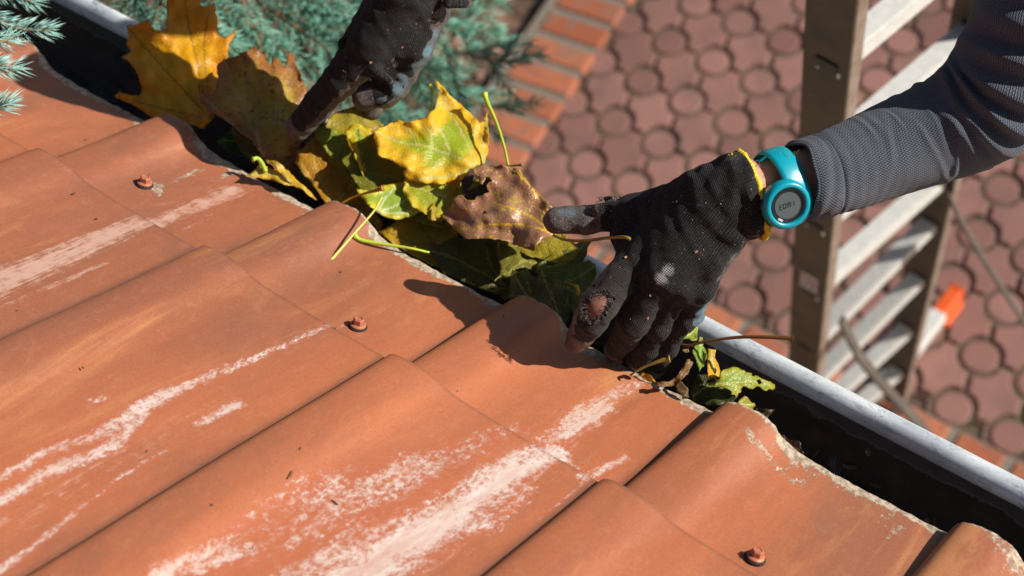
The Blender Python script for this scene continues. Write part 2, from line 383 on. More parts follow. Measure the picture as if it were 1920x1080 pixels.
PK = [((-40, 560), (150, 478), .020, .016, .9), ((150, 478), (290, 420), .014, .011, .85), ((290, 420), (440, 352), .010, .012, .75),
      ((440, 352), (520, 318), .012, .004, .5), ((-20, 600), (200, 505), .004, .004, .6), ((400, 400), (330, 440), .003, .002, .5),
      ((640, 1110), (1040, 850), .05, .035, .35), ((1040, 830), (1190, 715), .02, .014, .5), ((0, 1000), (420, 760), .02, .010, .35)]
LI = [((1440, 815), (1500, 862), .012, .014, 0.65), ((1385, 835), (1500, 905), .008, .010, 0.45), ((1500, 862), (1700, 960), .012, .012, 0.43),
      ((1600, 900), (1690, 1000), .012, .012, 0.36), ((400, 335), (470, 300), .004, .008, 0.58), ((290, 350), (300, 365), .006, .006, 0.58), ((285, 360), (400, 305), .003, .004, 0.50),
      ((560, 400), (620, 385), .004, .008, 0.50), ((500, 430), (620, 390), .002, .006, 0.45), ((1880, 1060), (1930, 1100), .02, .02, 0.50)]
def band(X, S, segs):
    out = np.zeros_like(X)
    for p, q, w0, w1, st in segs:
        if st == 0: continue
        a = np.array(roof_xs(*p, -.004)); b = np.array(roof_xs(*q, -.004)); d = b - a; L2 = d @ d
        t = ((X - a[0]) * d[0] + (S - a[1]) * d[1]) / L2; tc = np.clip(t, 0, 1)
        dist = np.hypot(X - a[0] - tc * d[0], S - a[1] - tc * d[1]); ww = w0 + (w1 - w0) * tc
        out = np.maximum(out, st * np.clip(1.25 - dist / ww, 0, 1) ** .6)
    return out
def course(name, s0, s1, raise0, raise1, thick, first=False, ds=.004, vis=True):
    XS = XS0 if first else XS0 - .013
    n = int((s1 - s0) / ds) + 1; tt = np.linspace(0, 1, n); X, T = np.meshgrid(XS, tt)
    Sx = (eave_cut(X) * (1 - T) if first else 0 * X) + s0 + T * (s1 - s0)
    if first:                                         # cut tile ends are slightly ragged
        jag = np.interp(XS, np.arange(-3, 3, .004), rng.normal(0, .0007, 1500)); Sx = Sx + jag[None, :] * (1 - T) ** 8
    Hh = prof(X + (0 if first else .013)) * ((1 - .52 * ss(0, .85, T)) if first else .46) + raise0 + T * (raise1 - raise0)
    wav = .0006 * np.sin(X * 9 + Sx * 7) + .0005 * np.sin(Sx * 23 + X * 3)
    Hh = Hh + wav
    P = EA[None, None, :] + X[..., None] * np.array([1, 0, 0]) - Sx[..., None] * RD + Hh[..., None] * RN
    nx = len(XS); V = P.reshape(-1, 3)
    idx = np.arange(n * nx).reshape(n, nx)
    Fc = np.stack([idx[:-1, :-1], idx[:-1, 1:], idx[1:, 1:], idx[1:, :-1]], -1).reshape(-1, 4)
    # front edge and underside
    b0 = len(V); low = P[0] - RN * thick; low2 = P[-1] - RN * thick
    V = np.vstack([V, P[0], low, low, low2])
    i = np.arange(nx - 1)
    F2 = np.stack([b0 + i, b0 + nx + i, b0 + nx + i + 1, b0 + i + 1], -1); F3 = np.stack([b0 + 2 * nx + i, b0 + 3 * nx + i, b0 + 3 * nx + i + 1, b0 + 2 * nx + i + 1], -1)
    Xf = X.reshape(-1); Sf = Sx.reshape(-1); D = (Sx - (eave_cut(X) + s0 if first else s0)).reshape(-1); u = ((Xf - PH + (0 if first else .013)) / .2) % 1.0
    z = np.zeros(len(V)); m_ = len(Xf)
    lime = z.copy(); pink = z.copy(); lich = z.copy(); gr = z.copy()
    lime[:m_] = band(Xf, Sf, ST); pink[:m_] = band(Xf, Sf, PK)
    l_ = band(Xf, Sf, LI)
    if first:
        wv = .0115 + .004 * np.sin(Xf * 31) + .003 * np.sin(Xf * 77 + 1)
        l_ = np.maximum(l_, 1.3 * np.clip(1.2 - D / wv, 0, 1) * ss(.18, .34, u)); l_ = np.maximum(l_, .9 * np.clip(1 - D / .0018, 0, 1))
    else:
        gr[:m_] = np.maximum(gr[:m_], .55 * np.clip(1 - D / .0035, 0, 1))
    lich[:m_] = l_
    foot = np.maximum(np.clip(1 - np.abs(u - .985) / .035, 0, 1), np.clip(1 - u / .018, 0, 1))  # narrow band at each crest foot, painted dark as its shadow line
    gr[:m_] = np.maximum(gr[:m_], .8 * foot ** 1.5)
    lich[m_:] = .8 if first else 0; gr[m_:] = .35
    xs = np.zeros((len(V), 3)); xs[:m_, 0] = Xf; xs[:m_, 1] = Sf; xs[m_:m_ + nx * 2, 0] = np.tile(XS, 2); xs[m_:, 2] = .3
    return mesh_obj(name, V, np.vstack([Fc, F2, F3]), M['tile'], roof, True, dict(lime=lime, pink=pink, lichen=lich, foot_shade_edge=gr, xs=xs))
roof = empty('tiled_roof', EA); tag(roof, 'weathered terracotta pantile roof with white lime streaks and hex screws', 'roof')
course('eave_course', 0, .1515, 0, 0, .007, first=True)
course('tile_course', .150, .90, .0072, .0050, .0075)
course('tile_course', .88, 1.9, .010, .010, .006, ds=.02)
def screw(px, py):
    x, s = roof_xs(px, py, 0)
    for _ in range(4): h = float(prof(x)) * (1 - .52 * float(ss(0, .13, s))) + .0008; x, s = roof_xs(px, py, h)
    b = roof_pt(x, s, h); e1 = np.array([1., 0, 0]); dx = .004; sl = (float(prof(x + dx)) - float(prof(x - dx))) / (2 * dx)
    N = RN - e1 * sl * .8; N /= np.linalg.norm(N); U = np.cross(N, RD); U /= np.linalg.norm(U); W = np.cross(N, U)
    def ring(prs, n, ph=0):
        V = []; Fc = []
        for (r, z) in prs:
            for k in range(n): a = 2 * math.pi * k / n + ph; V.append(b + N * z + r * (math.cos(a) * U + math.sin(a) * W))
        for i in range(len(prs) - 1):
            for k in range(n): Fc.append((i * n + k, i * n + (k + 1) % n, (i + 1) * n + (k + 1) % n, (i + 1) * n + k))
        Fc.append(tuple((len(prs) - 1) * n + k for k in range(n))); return V, Fc
    mb = MB(); mb.add(*ring([(.0066, .0012), (.0066, .0022), (.0052, .0030), (.0050, .0030)], 28)); mb.add(*ring([(.0046, .0030), (.0046, .0070), (.0040, .0078), (.0030, .0078), (.0028, .0072)], 6, .4))
    o = mb.build('screw', M['screw'], roof)
    mb = MB(); mb.add(*ring([(.0078, -.001), (.0078, .0004), (.0070, .0014), (.006, .0014)], 24)); w_ = mb.build('washer', M['rubber'], o); w_.matrix_parent_inverse = Matrix()
    return o
for p in ((671, 612), (271, 345), (1416, 1046)): screw(*p)

# ------------------------------------------------------------------ gutter
g1 = at_z(1330, 620, EA[2] - .034); g0 = at_z(215, 5, EA[2] - .034)
GR = .068; gy = g1[1]; gz = EA[2] - .034
gut = empty('rain_gutter', (0, gy - GR, gz)); tag(gut, 'grey zinc half round gutter with a rolled rim along the tiled eave', 'gutter')
print('gutter rim', g0, g1)
mb = MB(); pr = []
n = 26
rb = .0102
for k in range(n + 1):
    a = math.pi * k / n; pr.append((gy - GR + GR * math.cos(a) - rb * .6, gz - .004 - GR * math.sin(a) * 1.02))
V = []; Fc = []; xs_ = np.linspace(-3.4, 3.2, 90)
for x in xs_:
    for y, z in pr: V.append((x, y, z))
k = len(pr)
for i in range(len(xs_) - 1):
    for j in range(k - 1): Fc.append((i * k + j, i * k + j + 1, (i + 1) * k + j + 1, (i + 1) * k + j))
tr = mesh_obj('trough', V, Fc, M['gin'], gut)
sm = tr.modifiers.new('s', 'SOLIDIFY'); sm.thickness = .0012
mb = MB(); mb.tube([(x, gy + .0006 * math.sin(x * 5), gz + .0006 * math.sin(x * 7 + 1)) for x in np.linspace(-3.4, 3.2, 120)], rb, 20); mb.build('rolled_rim', M['zinc'], gut, True)
# wet silt lying in the trough
xs_ = np.linspace(-3.3, 3.1, 900); ys_ = np.linspace(-.062, .058, 22); V = []; Fc = []
for x in xs_:
    for y in ys_:
        z = gz - GR + .008 + .008 * mnoise.noise(Vector((x * 22, y * 22, 0))) + .004 * mnoise.noise(Vector((x * 80, y * 80, 3)))
        V.append((x, gy - GR + y, z))
for i in range(len(xs_) - 1):
    for j in range(21): Fc.append((i * 22 + j, (i + 1) * 22 + j, (i + 1) * 22 + j + 1, i * 22 + j + 1))
sl = mesh_obj('wet_silt', V, Fc, M['sludge']); tag(sl, 'dark wet silt and leaf crumbs along the gutter bottom', 'silt', kind='stuff')

# ------------------------------------------------------------------ ladder
lad = empty('stepladder', at_z(1640, 760, 0)); tag(lad, 'weathered aluminium ladder with bright ribbed rungs and an orange foot standing on the paving', 'ladder')
nA, nB = at(1561, 0, 1.90), at(1506, 690, 3.30); fA, fB = at(1832, 0, 2.43), at(1686, 680, 4.02)
def ext(a, b, z):   # extend the line until height z
    t = (z - a[2]) / (b[2] - a[2]); return a + (b - a) * t
def rail(a, b, lipside, slots, sticker=None, w=.030, t=.012):
    top = a + (a - b) / np.linalg.norm(a - b) * .75; bot = ext(a, b, .012)
    D = bot - top; L = np.linalg.norm(D); D = D / L
    Yr = np.array([.0, 1, 0]); Yr = Yr - D * (Yr @ D); Yr /= np.linalg.norm(Yr); Xr = np.cross(Yr, D)
    if Xr[0] < 0: Xr = -Xr
    c = (top + bot) / 2
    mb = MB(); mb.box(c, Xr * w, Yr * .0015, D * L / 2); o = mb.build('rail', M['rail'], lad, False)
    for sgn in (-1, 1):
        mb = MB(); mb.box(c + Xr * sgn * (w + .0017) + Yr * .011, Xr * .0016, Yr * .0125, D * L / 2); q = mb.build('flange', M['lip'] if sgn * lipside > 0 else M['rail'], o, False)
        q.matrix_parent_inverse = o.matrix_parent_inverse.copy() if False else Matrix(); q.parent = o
    return o, top, D, Xr, Yr
r1, t1, D1, X1, Y1 = rail(nA, nB, 1, [])
r2, t2, D2, X2, Y2 = rail(fA, fB, 1, [], w=.030)
r1.name = 'rail'
def on_line(a, b, px, py):     # point of a 3D line closest to a picture ray
    r = ray(px, py); r = r / np.linalg.norm(r); d = (b - a) / np.linalg.norm(b - a); w0 = a - CAM
    A_ = d @ r; t = (A_ * (r @ w0) - (d @ w0)) / (1 - A_ * A_); return a + d * t
RG = [((1540, -120), (1790, -330)), ((1562, 118), (1815, -150)), ((1545, 295), (1800, 45)), ((1535, 420), (1775, 200)), ((1525, 545), (1758, 325)), ((1518, 650), (1742, 412)), ((1512, 735), (1722, 515)), ((1508, 800), (1702, 610)), ((1505, 860), (1690, 690))]
for (pa, pb) in RG:
    a = on_line(nA, nB, *pa) + Y1 * .006; b = on_line(fA, fB, *pb) - Y2 * .004
    ax = b - a; L = np.linalg.norm(ax); ax /= L; Xr = np.cross(ax, [0, 0, 1.]); Xr /= np.linalg.norm(Xr); Zr = np.cross(Xr, ax); print('rung', a, b, L)
    if Zr[2] < 0: Zr = -Zr
    mb = MB(); c = (a + b) / 2; hw_ = .0135
    mb.box(c, ax * L / 2, Xr * hw_, Zr * .0015)
    for q in np.linspace(-1, 1, 9): mb.box(c + Xr * hw_ * .92 * q + Zr * .0024, ax * L / 2, Xr * .0012, Zr * .0008)
    mb.box(c + Xr * (hw_ + .0017) - Zr * .010, ax * L / 2, Xr * .0015, Zr * .0125)
    mb.box(c - Xr * (hw_ + .0017) - Zr * .010, ax * L / 2, Xr * .0015, Zr * .0125)
    mb.build('rung', M['alu'], lad)
    for base, Yq, sg, Xq, Dq in ((a, Y1, -1, X1, D1), (b, Y2, -1, X2, D2)):
        mb = MB(); mb.box(base - Yq * (.0088 if base is a else -.001) , Xq * .015, Yq * .0022, Dq * .010); mb.build('rung_plug', M['black'], lad, bevel=.001)
sp = on_line(nA, nB, 1510, 528) - Y1 * .0035
def m_sticker():
    n = NT('faded_sticker'); c = n.mix(n.ramp(n.noise(n.geo(), 130, 2), .5, .56), (.34, .27, .25), (.20, .16, .24)); return n.fin(n.mix(n.ramp(n.noise(n.geo(), 70, 2), .58, .62), c, (.36, .12, .10)), .7)
mb = MB(); mb.box(sp, X1 * .017, Y1 * .0004, D1 * .045); mb.build('sticker', m_sticker(), lad)
# base bar with its orange end cap
ba = at_z(1640, 745, .05); bb = at_z(1760, 590, .05); bc = bb + (bb - ba) / np.linalg.norm(bb - ba) * .10
mb = MB(); d = (bb - ba); L = np.linalg.norm(d); d /= L; s_ = np.array([d[1], -d[0], 0]); mb.box((ba + bb) / 2, d * L / 2, s_ * .022, np.array([0, 0, .02])); mb.build('base_bar', M['alu'], lad, bevel=.003)
mb = MB(); mb.box((bb + bc) / 2 - d * .012, d * .050, s_ * .019, np.array([0, 0, .019])); mb.box((bb + bc) / 2 + s_ * .016 - d * .016 - np.array([0, 0, .025]), d * .042, s_ * .015, np.array([0, 0, .013])); mb.box((bb + bc) / 2 + d * .040, d * .004, s_ * .022, np.array([0, 0, .022])); mb.build('foot_cap', M['orange'], lad, bevel=.008)
def strap(P, wd):
    mb = MB(); mb.tube(spline(P, 24), wd, 6, True, .35); return mb.build('strap', M['strap'], lad, True)
strap([at(1768, 335, 3.0), at(1800, 410, 3.1), at(1850, 495, 3.2), at(1925, 610, 3.25), at(1990, 720, 3.3)], .0125)
strap([at(1578, 600, 3.1), at(1612, 668, 3.15), at(1668, 735, 3.2), at(1745, 820, 3.25)], .0145)

# ------------------------------------------------------------------ leaves
def m_leaf(c_in, c_out, c_vein, c_spot, edge=(10, 34), spot=.6, shine=.36, trans=.42, green=.0, mott=.6):
    n = NT('leaf'); p = n.geo(); lp = n.attr('lp', False)
    e = n.math('ADD', n.attr('edge'), n.math('MULTIPLY', n.math('SUBTRACT', n.noise(lp, .035, 5, .65, .6), .5), 60 * mott))
    c = n.mix(n.ramp(e, edge[0], edge[1]), c_out, c_in)
    c = n.mix(n.math('MULTIPLY', n.ramp(n.noise(lp, .09, 5, .65), .35, .7), .35), c, tuple(v * .62 for v in c_out))
    c = n.mix(n.math('MULTIPLY', n.ramp(n.noise(lp, .35, 3, .6), .5, .75), .25), c, tuple(min(1, v * 1.35) for v in c_in))
    c = n.mix(n.ramp(n.noise(lp, .06, 6, .75), spot, spot + .07), c, c_spot)
    ed = n.ramp(n.math('ADD', n.attr('edge'), n.math('MULTIPLY', n.noise(lp, .2, 3), 6)), 5.2, 2.4)
    c = n.mix(n.math('MULTIPLY', ed, .55), c, c_spot)
    v = n.attr('vein'); net = n.voro(lp, .16, 'DISTANCE_TO_EDGE')
    nv = n.ramp(net, .10, .0)
    c = n.mix(n.math('MULTIPLY', nv, .22), c, c_vein)
    c = n.mix(n.ramp(v, .35, .8), c, c_vein)
    h = n.math('ADD', n.math('MULTIPLY', nv, -.5), n.math('MULTIPLY', v, .9)); h = n.math('ADD', h, n.math('MULTIPLY', n.noise(lp, .5, 4), .5))
    nb = n.bump(n.noise(lp, .045, 3), .35, .003); nb = n.bump(h, .55, .0007, nb)
    n.fin(c, shine, nb)
    tr = n.t.nodes.new('ShaderNodeBsdfTranslucent'); n.put(tr.inputs['Color'], n.mix(.30, c, (1.0, .85, .10), 'MULTIPLY')); n.t.links.new(nb, tr.inputs['Normal'])
    mx = n.t.nodes.new('ShaderNodeMixShader'); mx.inputs[0].default_value = trans
    n.t.links.new(n.b.outputs[0], mx.inputs[1]); n.t.links.new(tr.outputs[0], mx.inputs[2]); n.t.links.new(mx.outputs[0], n.out.inputs[0])
    return n.m
YEL = (.88, .56, .03); ORA = (.70, .33, .010); GRN = (.20, .38, .025); LGR = (.38, .58, .04); OLI = (.13, .13, .022); DGR = (.055, .095, .015)
BRN = (.26, .125, .07); DBR = (.10, .05, .028); RED = (.24, .07, .03); PALE = (.70, .68, .18)
def inside(P, poly):
    x, y = P[:, 0], P[:, 1]; r = np.zeros(len(P), bool); n = len(poly); j = n - 1
    for i in range(n):
        xi, yi = poly[i]; xj, yj = poly[j]
        c = ((yi > y) != (yj > y)) & (x < (xj - xi) * (y - yi) / (yj - yi + 1e-9) + xi); r ^= c; j = i
    return r
def seg_dist(P, pl, closed=False):
    pl = np.asarray(pl, float); best = np.full(len(P), 1e9); Q = np.vstack([pl, pl[:1]]) if closed else pl
    for a, b in zip(Q[:-1], Q[1:]):
        d = b - a; t = np.clip(((P - a) @ d) / (d @ d + 1e-9), 0, 1); best = np.minimum(best, np.hypot(*(P - a - t[:, None] * d).T))
    return best
def horiz_depth(px, py, h): r = ray(px, py); return (EA[2] + h - CAM[2]) / r[2]
HT = {22: (.012, (.010, -.024)), 20: (.0, (.012, -.026)), 15: (-.010, (.006, -.022)), 18: (.0, (.004, -.028)), 19: (.006, (.020, -.022)), 5: (-.022, (.004, -.026)), 6: (-.026, (.004, -.026)),
      10: (-.012, (.006, -.026)), 8: (-.018, (.004, -.024)), 9: (-.008, (.0, -.022)), 21: (-.006, (.004, -.03)), 24: (.016, (-.010, -.026)), 23: (.004, (-.006, -.026)), 12: (.010, (.012, -.022)), 13: (.012, (.014, -.026)),
      14: (.002, (.01, -.02)), 16: (.006, (.012, -.035)), 25: (-.002, (.01, -.02)), 26: (.0, (.0, -.02)), 27: (-.004, (.0, -.02)), 11: (.004, (.03, -.03)), 51: (-.006, (.004, -.025)), 52: (-.006, (.0, -.025))}
LG = 'autumn maple leaves lying in the gutter'
def leaf(label, outline, h, grad=(.0, -.02), veins=(), mat=None, org=(0, 0, 1), seed=1, cup=.0, bulge=.0016, wav=.004, holes=(), jag=1.2, dfun=None, step=4.2, cat='leaf', stem=None, smat=None):
    if seed in HT: h, grad = HT[seed]
    ox, oy, sc = org; cv = lambda pts: [(ox + a / sc, oy + b / sc) for a, b in pts]
    poly = cv(outline); vs_ = [spline(np.array(cv(v)), 14) if len(v) > 2 else np.array(cv(v)) for v in veins]
    cx, cy = np.mean(poly, axis=0); d0 = horiz_depth(cx, cy, h)
    # finer, slightly toothed outline
    rr = random.Random(seed); pts = []
    n = len(poly)
    for i in range(n):
        a, b = np.array(poly[i]), np.array(poly[(i + 1) % n]); L = np.linalg.norm(b - a); k = max(1, int(L / 4.5)); nn_ = np.array([-(b - a)[1], (b - a)[0]]) / (L + 1e-9)
        for q in range(k):
            t = q / k; off = (0 if q == 0 else rr.uniform(-1, 1) * jag + jag * .5 * math.sin(math.pi * t) * rr.choice((0, 1)))
            pts.append(a + (b - a) * t + nn_ * off)
    pts = np.array(pts); loops = [pts]; hol = [np.array(cv(hh)) for hh in holes]
    g = np.arange(pts[:, 0].min(), pts[:, 0].max(), step); gy_ = np.arange(pts[:, 1].min(), pts[:, 1].max(), step * .87)
    G = np.array([(x + (j % 2) * step / 2 + rr.uniform(-.5, .5), y + rr.uniform(-.5, .5)) for j, y in enumerate(gy_) for x in g])
    G = G[inside(G, pts)]; G = G[seg_dist(G, pts, True) > step * .5]
    for hh in hol: G = G[~inside(G, hh)]; G = G[seg_dist(G, hh, True) > step * .4]; loops.append(hh)
    allp = list(map(Vector, np.vstack(loops + [G]).tolist())); edges = []; b0 = 0
    for lp_ in loops:
        m_ = len(lp_); edges += [(b0 + i, b0 + (i + 1) % m_) for i in range(m_)]; b0 += m_
    vo, _, fo, *_ = delaunay_2d_cdt(allp, edges, [], 0, 1e-4)
    P = np.array([tuple(v) for v in vo]); cen = np.array([P[list(f)].mean(axis=0) for f in fo]); ok = inside(cen, pts)
    for hh in hol: ok &= ~inside(cen, hh)
    fo = [f for f, q in zip(fo, ok) if q]
    ed = seg_dist(P, pts, True)
    vd = np.full(len(P), 1e9)
    sub = []
    for v in vs_:
        vd = np.minimum(vd, seg_dist(P, v)); L = np.linalg.norm(np.diff(v, axis=0), axis=1).sum()
        if len(v) > 2 and L > 45:                     # side veins leave the main ones
            for q in np.arange(.22, .92, 13 / L * 1.25):
                i = int(q * (len(v) - 1)); t = v[min(i + 1, len(v) - 1)] - v[i]; t = t / (np.linalg.norm(t) + 1e-9)
                for sg in (-1, 1):
                    nn_ = np.array([-t[1], t[0]]) * sg; ln = L * .30 * (1.1 - q)
                    sub.append(np.array([v[i], v[i] + (t * .8 + nn_ * .55) * ln * .5, v[i] + (t * 1.3 + nn_ * .9) * ln]))
    sd_ = np.full(len(P), 1e9)
    for v in sub: sd_ = np.minimum(sd_, seg_dist(P, v))
    q = np.array([mnoise.noise(Vector((a * .018 + seed * 3.1, b * .018, seed))) for a, b in P]); q2 = np.array([mnoise.noise(Vector((a * .045 + seed, b * .045, seed * 2))) for a, b in P])
    d = d0 + grad[0] * (P[:, 0] - cx) / 100 + grad[1] * (P[:, 1] - cy) / 100
    d = d + wav * q + wav * .3 * q2 - bulge * (1 - np.exp(-np.minimum(vd, sd_ * 1.4) / 8)) + cup * (seg_dist(P, vs_[0]) / 60 if vs_ else 0) ** 1.5
    d = d + .0035 * np.exp(-ed / 5) * q2 * 2
    if dfun is not None: d = d + dfun(P[:, 0], P[:, 1])
    V = [at(a, b, dd) for (a, b), dd in zip(P, d)]
    c0 = at(cx, cy, d0)
    root = empty('maple_leaf', c0); tag(root, label, cat, LG)
    vein = np.maximum(np.clip(1.2 - vd / 2.9, 0, 1), .58 * np.clip(1.0 - sd_ / 2.6, 0, 1))
    o = mesh_obj('leaf_blade', V, fo, mat, root, True, dict(edge=ed, vein=vein, lp=np.column_stack([P[:, 0] + seed * 37, P[:, 1], np.full(len(P), seed * 5.0)])))
    so_ = o.modifiers.new('s', 'SOLIDIFY'); so_.thickness = .00035
    if stem: petiole(stem, smat, root)
    return root
def m_stem(name, a, b): return m_simple(name, a, .4, 0, b, 60, .3)
SG = m_stem('green_stalk', (.50, .58, .04), (.36, .50, .04)); SY = m_stem('yellow_stalk', (.72, .60, .10), (.60, .52, .10)); SB = m_stem('brown_stalk', (.22, .10, .025), (.14, .055, .02)); SO = m_stem('orange_stalk', (.50, .22, .02), (.38, .15, .02)); SD = m_stem('olive_stalk', (.34, .25, .04), (.22, .15, .03))
def petiole(st, m, root):
    pts, r0, r1 = st; P = spline([at(*p) for p in pts], 34); t = np.linspace(0, 1, 34)
    r = r0 + (r1 - r0) * ss(.0, 1, t) ** 2; r = r + (r1 * .55) * np.exp(-((t - 1) / .06) ** 2) - .0  # swollen end
    mb = MB(); mb.tube(P, r, 10); return mb.build('leaf_stalk', m, root, True)
def H(px, py, h): return (px, py, horiz_depth(px, py, h))
o5 = (200, 0, 3.6); a1 = (460, 180, 4.32); a2 = (700, 140, 3.6); a3 = (680, 380, 5.4); a4 = (900, 420, 5.4); a6 = (800, 280, 5.142); c6 = (1240, 560, 4.5)
# -- deepest first
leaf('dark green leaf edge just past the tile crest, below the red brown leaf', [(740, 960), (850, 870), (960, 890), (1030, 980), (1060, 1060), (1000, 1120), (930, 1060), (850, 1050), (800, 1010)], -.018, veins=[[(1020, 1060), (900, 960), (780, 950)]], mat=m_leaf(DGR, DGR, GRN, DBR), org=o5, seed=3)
leaf('shaded yellow leaf under the leaf pile beside the eave, mustard with green patches', [(120, 240), (170, 290), (330, 200), (450, 140), (600, 100), (650, 0), (760, -60), (900, -90), (930, 20), (860, 130), (900, 220), (990, 330), (900, 400), (760, 460), (740, 500), (800, 590), (790, 670), (700, 640), (560, 570), (450, 510), (340, 450), (260, 380), (180, 320)], -.012, grad=(.004, -.026), veins=[[(720, 440), (600, 250), (560, 110)], [(720, 440), (500, 400), (250, 300)], [(720, 440), (800, 200), (850, 0)]],
     mat=m_leaf((.50, .36, .02), (.66, .38, .02), (.34, .24, .02), (.10, .08, .02), spot=.66), org=a3, seed=5, stem=([H(664, 442, .020), H(680, 451, .016), H(735, 460, .007), H(772, 466, .002), H(806, 474, -.006)][::-1], .0011, .0021), smat=SG)
leaf('broad shaded olive leaf flat beside the tile edge under the brown leaf', [(640, 480), (720, 440), (900, 360), (1050, 340), (1200, 360), (1400, 400), (1480, 550), (1560, 760), (1560, 860), (1540, 980), (1430, 985), (1350, 930), (1150, 860), (950, 770), (800, 710), (750, 600)], -.016, grad=(.004, -.026), veins=[[(1440, 840), (1150, 680), (900, 550), (640, 480)], [(1440, 840), (1300, 640), (1250, 460)], [(1440, 870), (1250, 880), (1000, 780)]], mat=m_leaf((.18, .18, .025), (.13, .11, .02), (.38, .36, .07), (.06, .04, .015)), org=a3, seed=6, trans=.2) if False else \
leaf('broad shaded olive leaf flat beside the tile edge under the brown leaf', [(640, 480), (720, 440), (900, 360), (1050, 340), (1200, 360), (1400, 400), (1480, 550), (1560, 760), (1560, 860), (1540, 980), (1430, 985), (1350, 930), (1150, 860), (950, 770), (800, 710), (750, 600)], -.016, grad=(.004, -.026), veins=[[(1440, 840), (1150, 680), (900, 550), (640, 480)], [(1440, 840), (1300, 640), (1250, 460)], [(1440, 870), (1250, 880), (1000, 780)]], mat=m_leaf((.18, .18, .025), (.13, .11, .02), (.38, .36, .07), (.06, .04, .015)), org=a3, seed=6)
leaf('large dark green leaf between the brown leaf stalk and the gloved index finger', [(540, 470), (620, 380), (700, 320), (800, 280), (900, 240), (1000, 190), (1130, 180), (1090, 240), (1080, 320), (1040, 385), (1100, 360), (1170, 410), (1180, 500), (1160, 580), (1130, 700), (1060, 800), (960, 930), (900, 850), (800, 700), (700, 600), (600, 540)], -.010, grad=(.004, -.024), veins=[[(580, 455), (760, 420), (920, 340), (1080, 190)], [(700, 560), (900, 580), (1160, 430)], [(700, 560), (900, 660), (1060, 720)]], mat=m_leaf((.13, .17, .02), (.17, .17, .02), (.32, .35, .06), DBR, spot=.68), org=a4, seed=8)
leaf('dark brown leaf with yellow veins, its tip wedged between the tile and the index finger', [(300, 560), (330, 470), (400, 480), (470, 450), (550, 540), (600, 500), (625, 465), (650, 520), (700, 530), (800, 610), (880, 700), (920, 850), (900, 930), (840, 1060), (780, 980), (640, 860), (500, 770), (430, 740), (290, 750)], -.001, grad=(.0, -.022), veins=[[(625, 470), (680, 640), (740, 750), (825, 1030)], [(350, 520), (420, 640), (490, 760)], [(480, 560), (510, 700)]], mat=m_leaf((.11, .065, .03), (.16, .14, .025), (.50, .42, .05), (.05, .03, .02), spot=.6), org=a4, seed=9)
leaf('olive leaf with a curled pale tip, lit yellow near the brown leaf stalk', [(160, 230), (180, 150), (300, 100), (540, 200), (650, 180), (760, 130), (870, 150), (875, 220), (800, 270), (740, 300), (640, 370), (560, 450), (520, 470), (460, 440), (330, 480), (300, 550), (180, 550), (138, 600), (150, 560), (200, 500), (200, 420), (165, 290)], .004, grad=(.006, -.026), veins=[[(160, 570), (330, 460), (520, 290), (740, 180)], [(440, 380), (600, 380), (660, 200)]], mat=m_leaf((.32, .33, .03), (.25, .22, .03), (.45, .42, .08), (.10, .07, .03)), org=a4, seed=10)
leaf('tiny curled leaf tip, yellow and pale, beside the torn glove finger', [(866, 592), (930, 592), (1000, 618), (1016, 680), (1000, 740), (975, 722), (970, 660), (925, 622)], .012, grad=(.03, -.03), veins=[[(880, 597), (970, 630), (990, 720)]], mat=m_leaf(YEL, LGR, YEL, RED, edge=(3, 9)), org=a4, seed=11, bulge=.0004, step=3)
# -- left group
leaf('large orange yellow leaf standing over the zinc rim at the left', [(130, 170), (200, 165), (285, 130), (300, 180), (350, 210), (400, 215), (405, 100), (400, -60), (470, -80), (560, -60), (620, -20), (640, 40), (690, 45), (730, 20), (745, 130), (755, 240), (800, 260), (885, 185), (850, 270), (825, 300), (820, 400), (790, 440), (780, 560), (770, 700), (720, 800), (650, 870), (560, 840), (500, 840), (430, 850), (300, 790), (200, 720), (130, 690), (40, 650), (90, 615), (140, 635), (220, 650), (240, 620), (210, 500), (150, 420), (100, 385), (160, 350), (130, 290), (150, 240)], .022, grad=(.012, -.022),
     veins=[[(700, 800), (615, 440), (560, 200), (520, -40)], [(700, 800), (400, 480), (150, 190)], [(700, 800), (400, 740), (60, 650)], [(700, 800), (660, 330), (690, 80)], [(700, 800), (760, 500), (850, 260)]], mat=m_leaf((.90, .50, .008), (.84, .38, .008), (.52, .26, .01), (.16, .07, .02), spot=.70), org=o5, seed=12, wav=.010)
leaf('ragged red brown and green leaf upright between the orange leaf and the far glove', [(745, 440), (790, 400), (860, 385), (920, 350), (1000, 310), (1060, 370), (1110, 450), (1120, 375), (1170, 410), (1200, 460), (1220, 340), (1265, 380), (1300, 480), (1350, 600), (1350, 720), (1330, 860), (1310, 940), (1310, 1040), (1250, 1150), (1160, 1160), (1060, 1080), (1000, 980), (950, 930), (850, 850), (740, 775), (690, 755), (640, 700), (620, 600), (627, 560), (650, 620), (700, 640), (745, 600)], .028, grad=(.014, -.026),
     veins=[[(1060, 1060), (1000, 900), (900, 680), (795, 400)], [(920, 690), (950, 560), (955, 490)], [(1040, 1020), (1000, 700), (1080, 520)], [(1060, 1060), (1130, 800), (1180, 520)], [(1060, 1060), (850, 850), (640, 640)]], mat=m_leaf((.58, .42, .04), (.46, .18, .04), (.55, .34, .14), (.20, .07, .035), edge=(4, 40), spot=.56), org=o5, seed=13, wav=.009, jag=2)
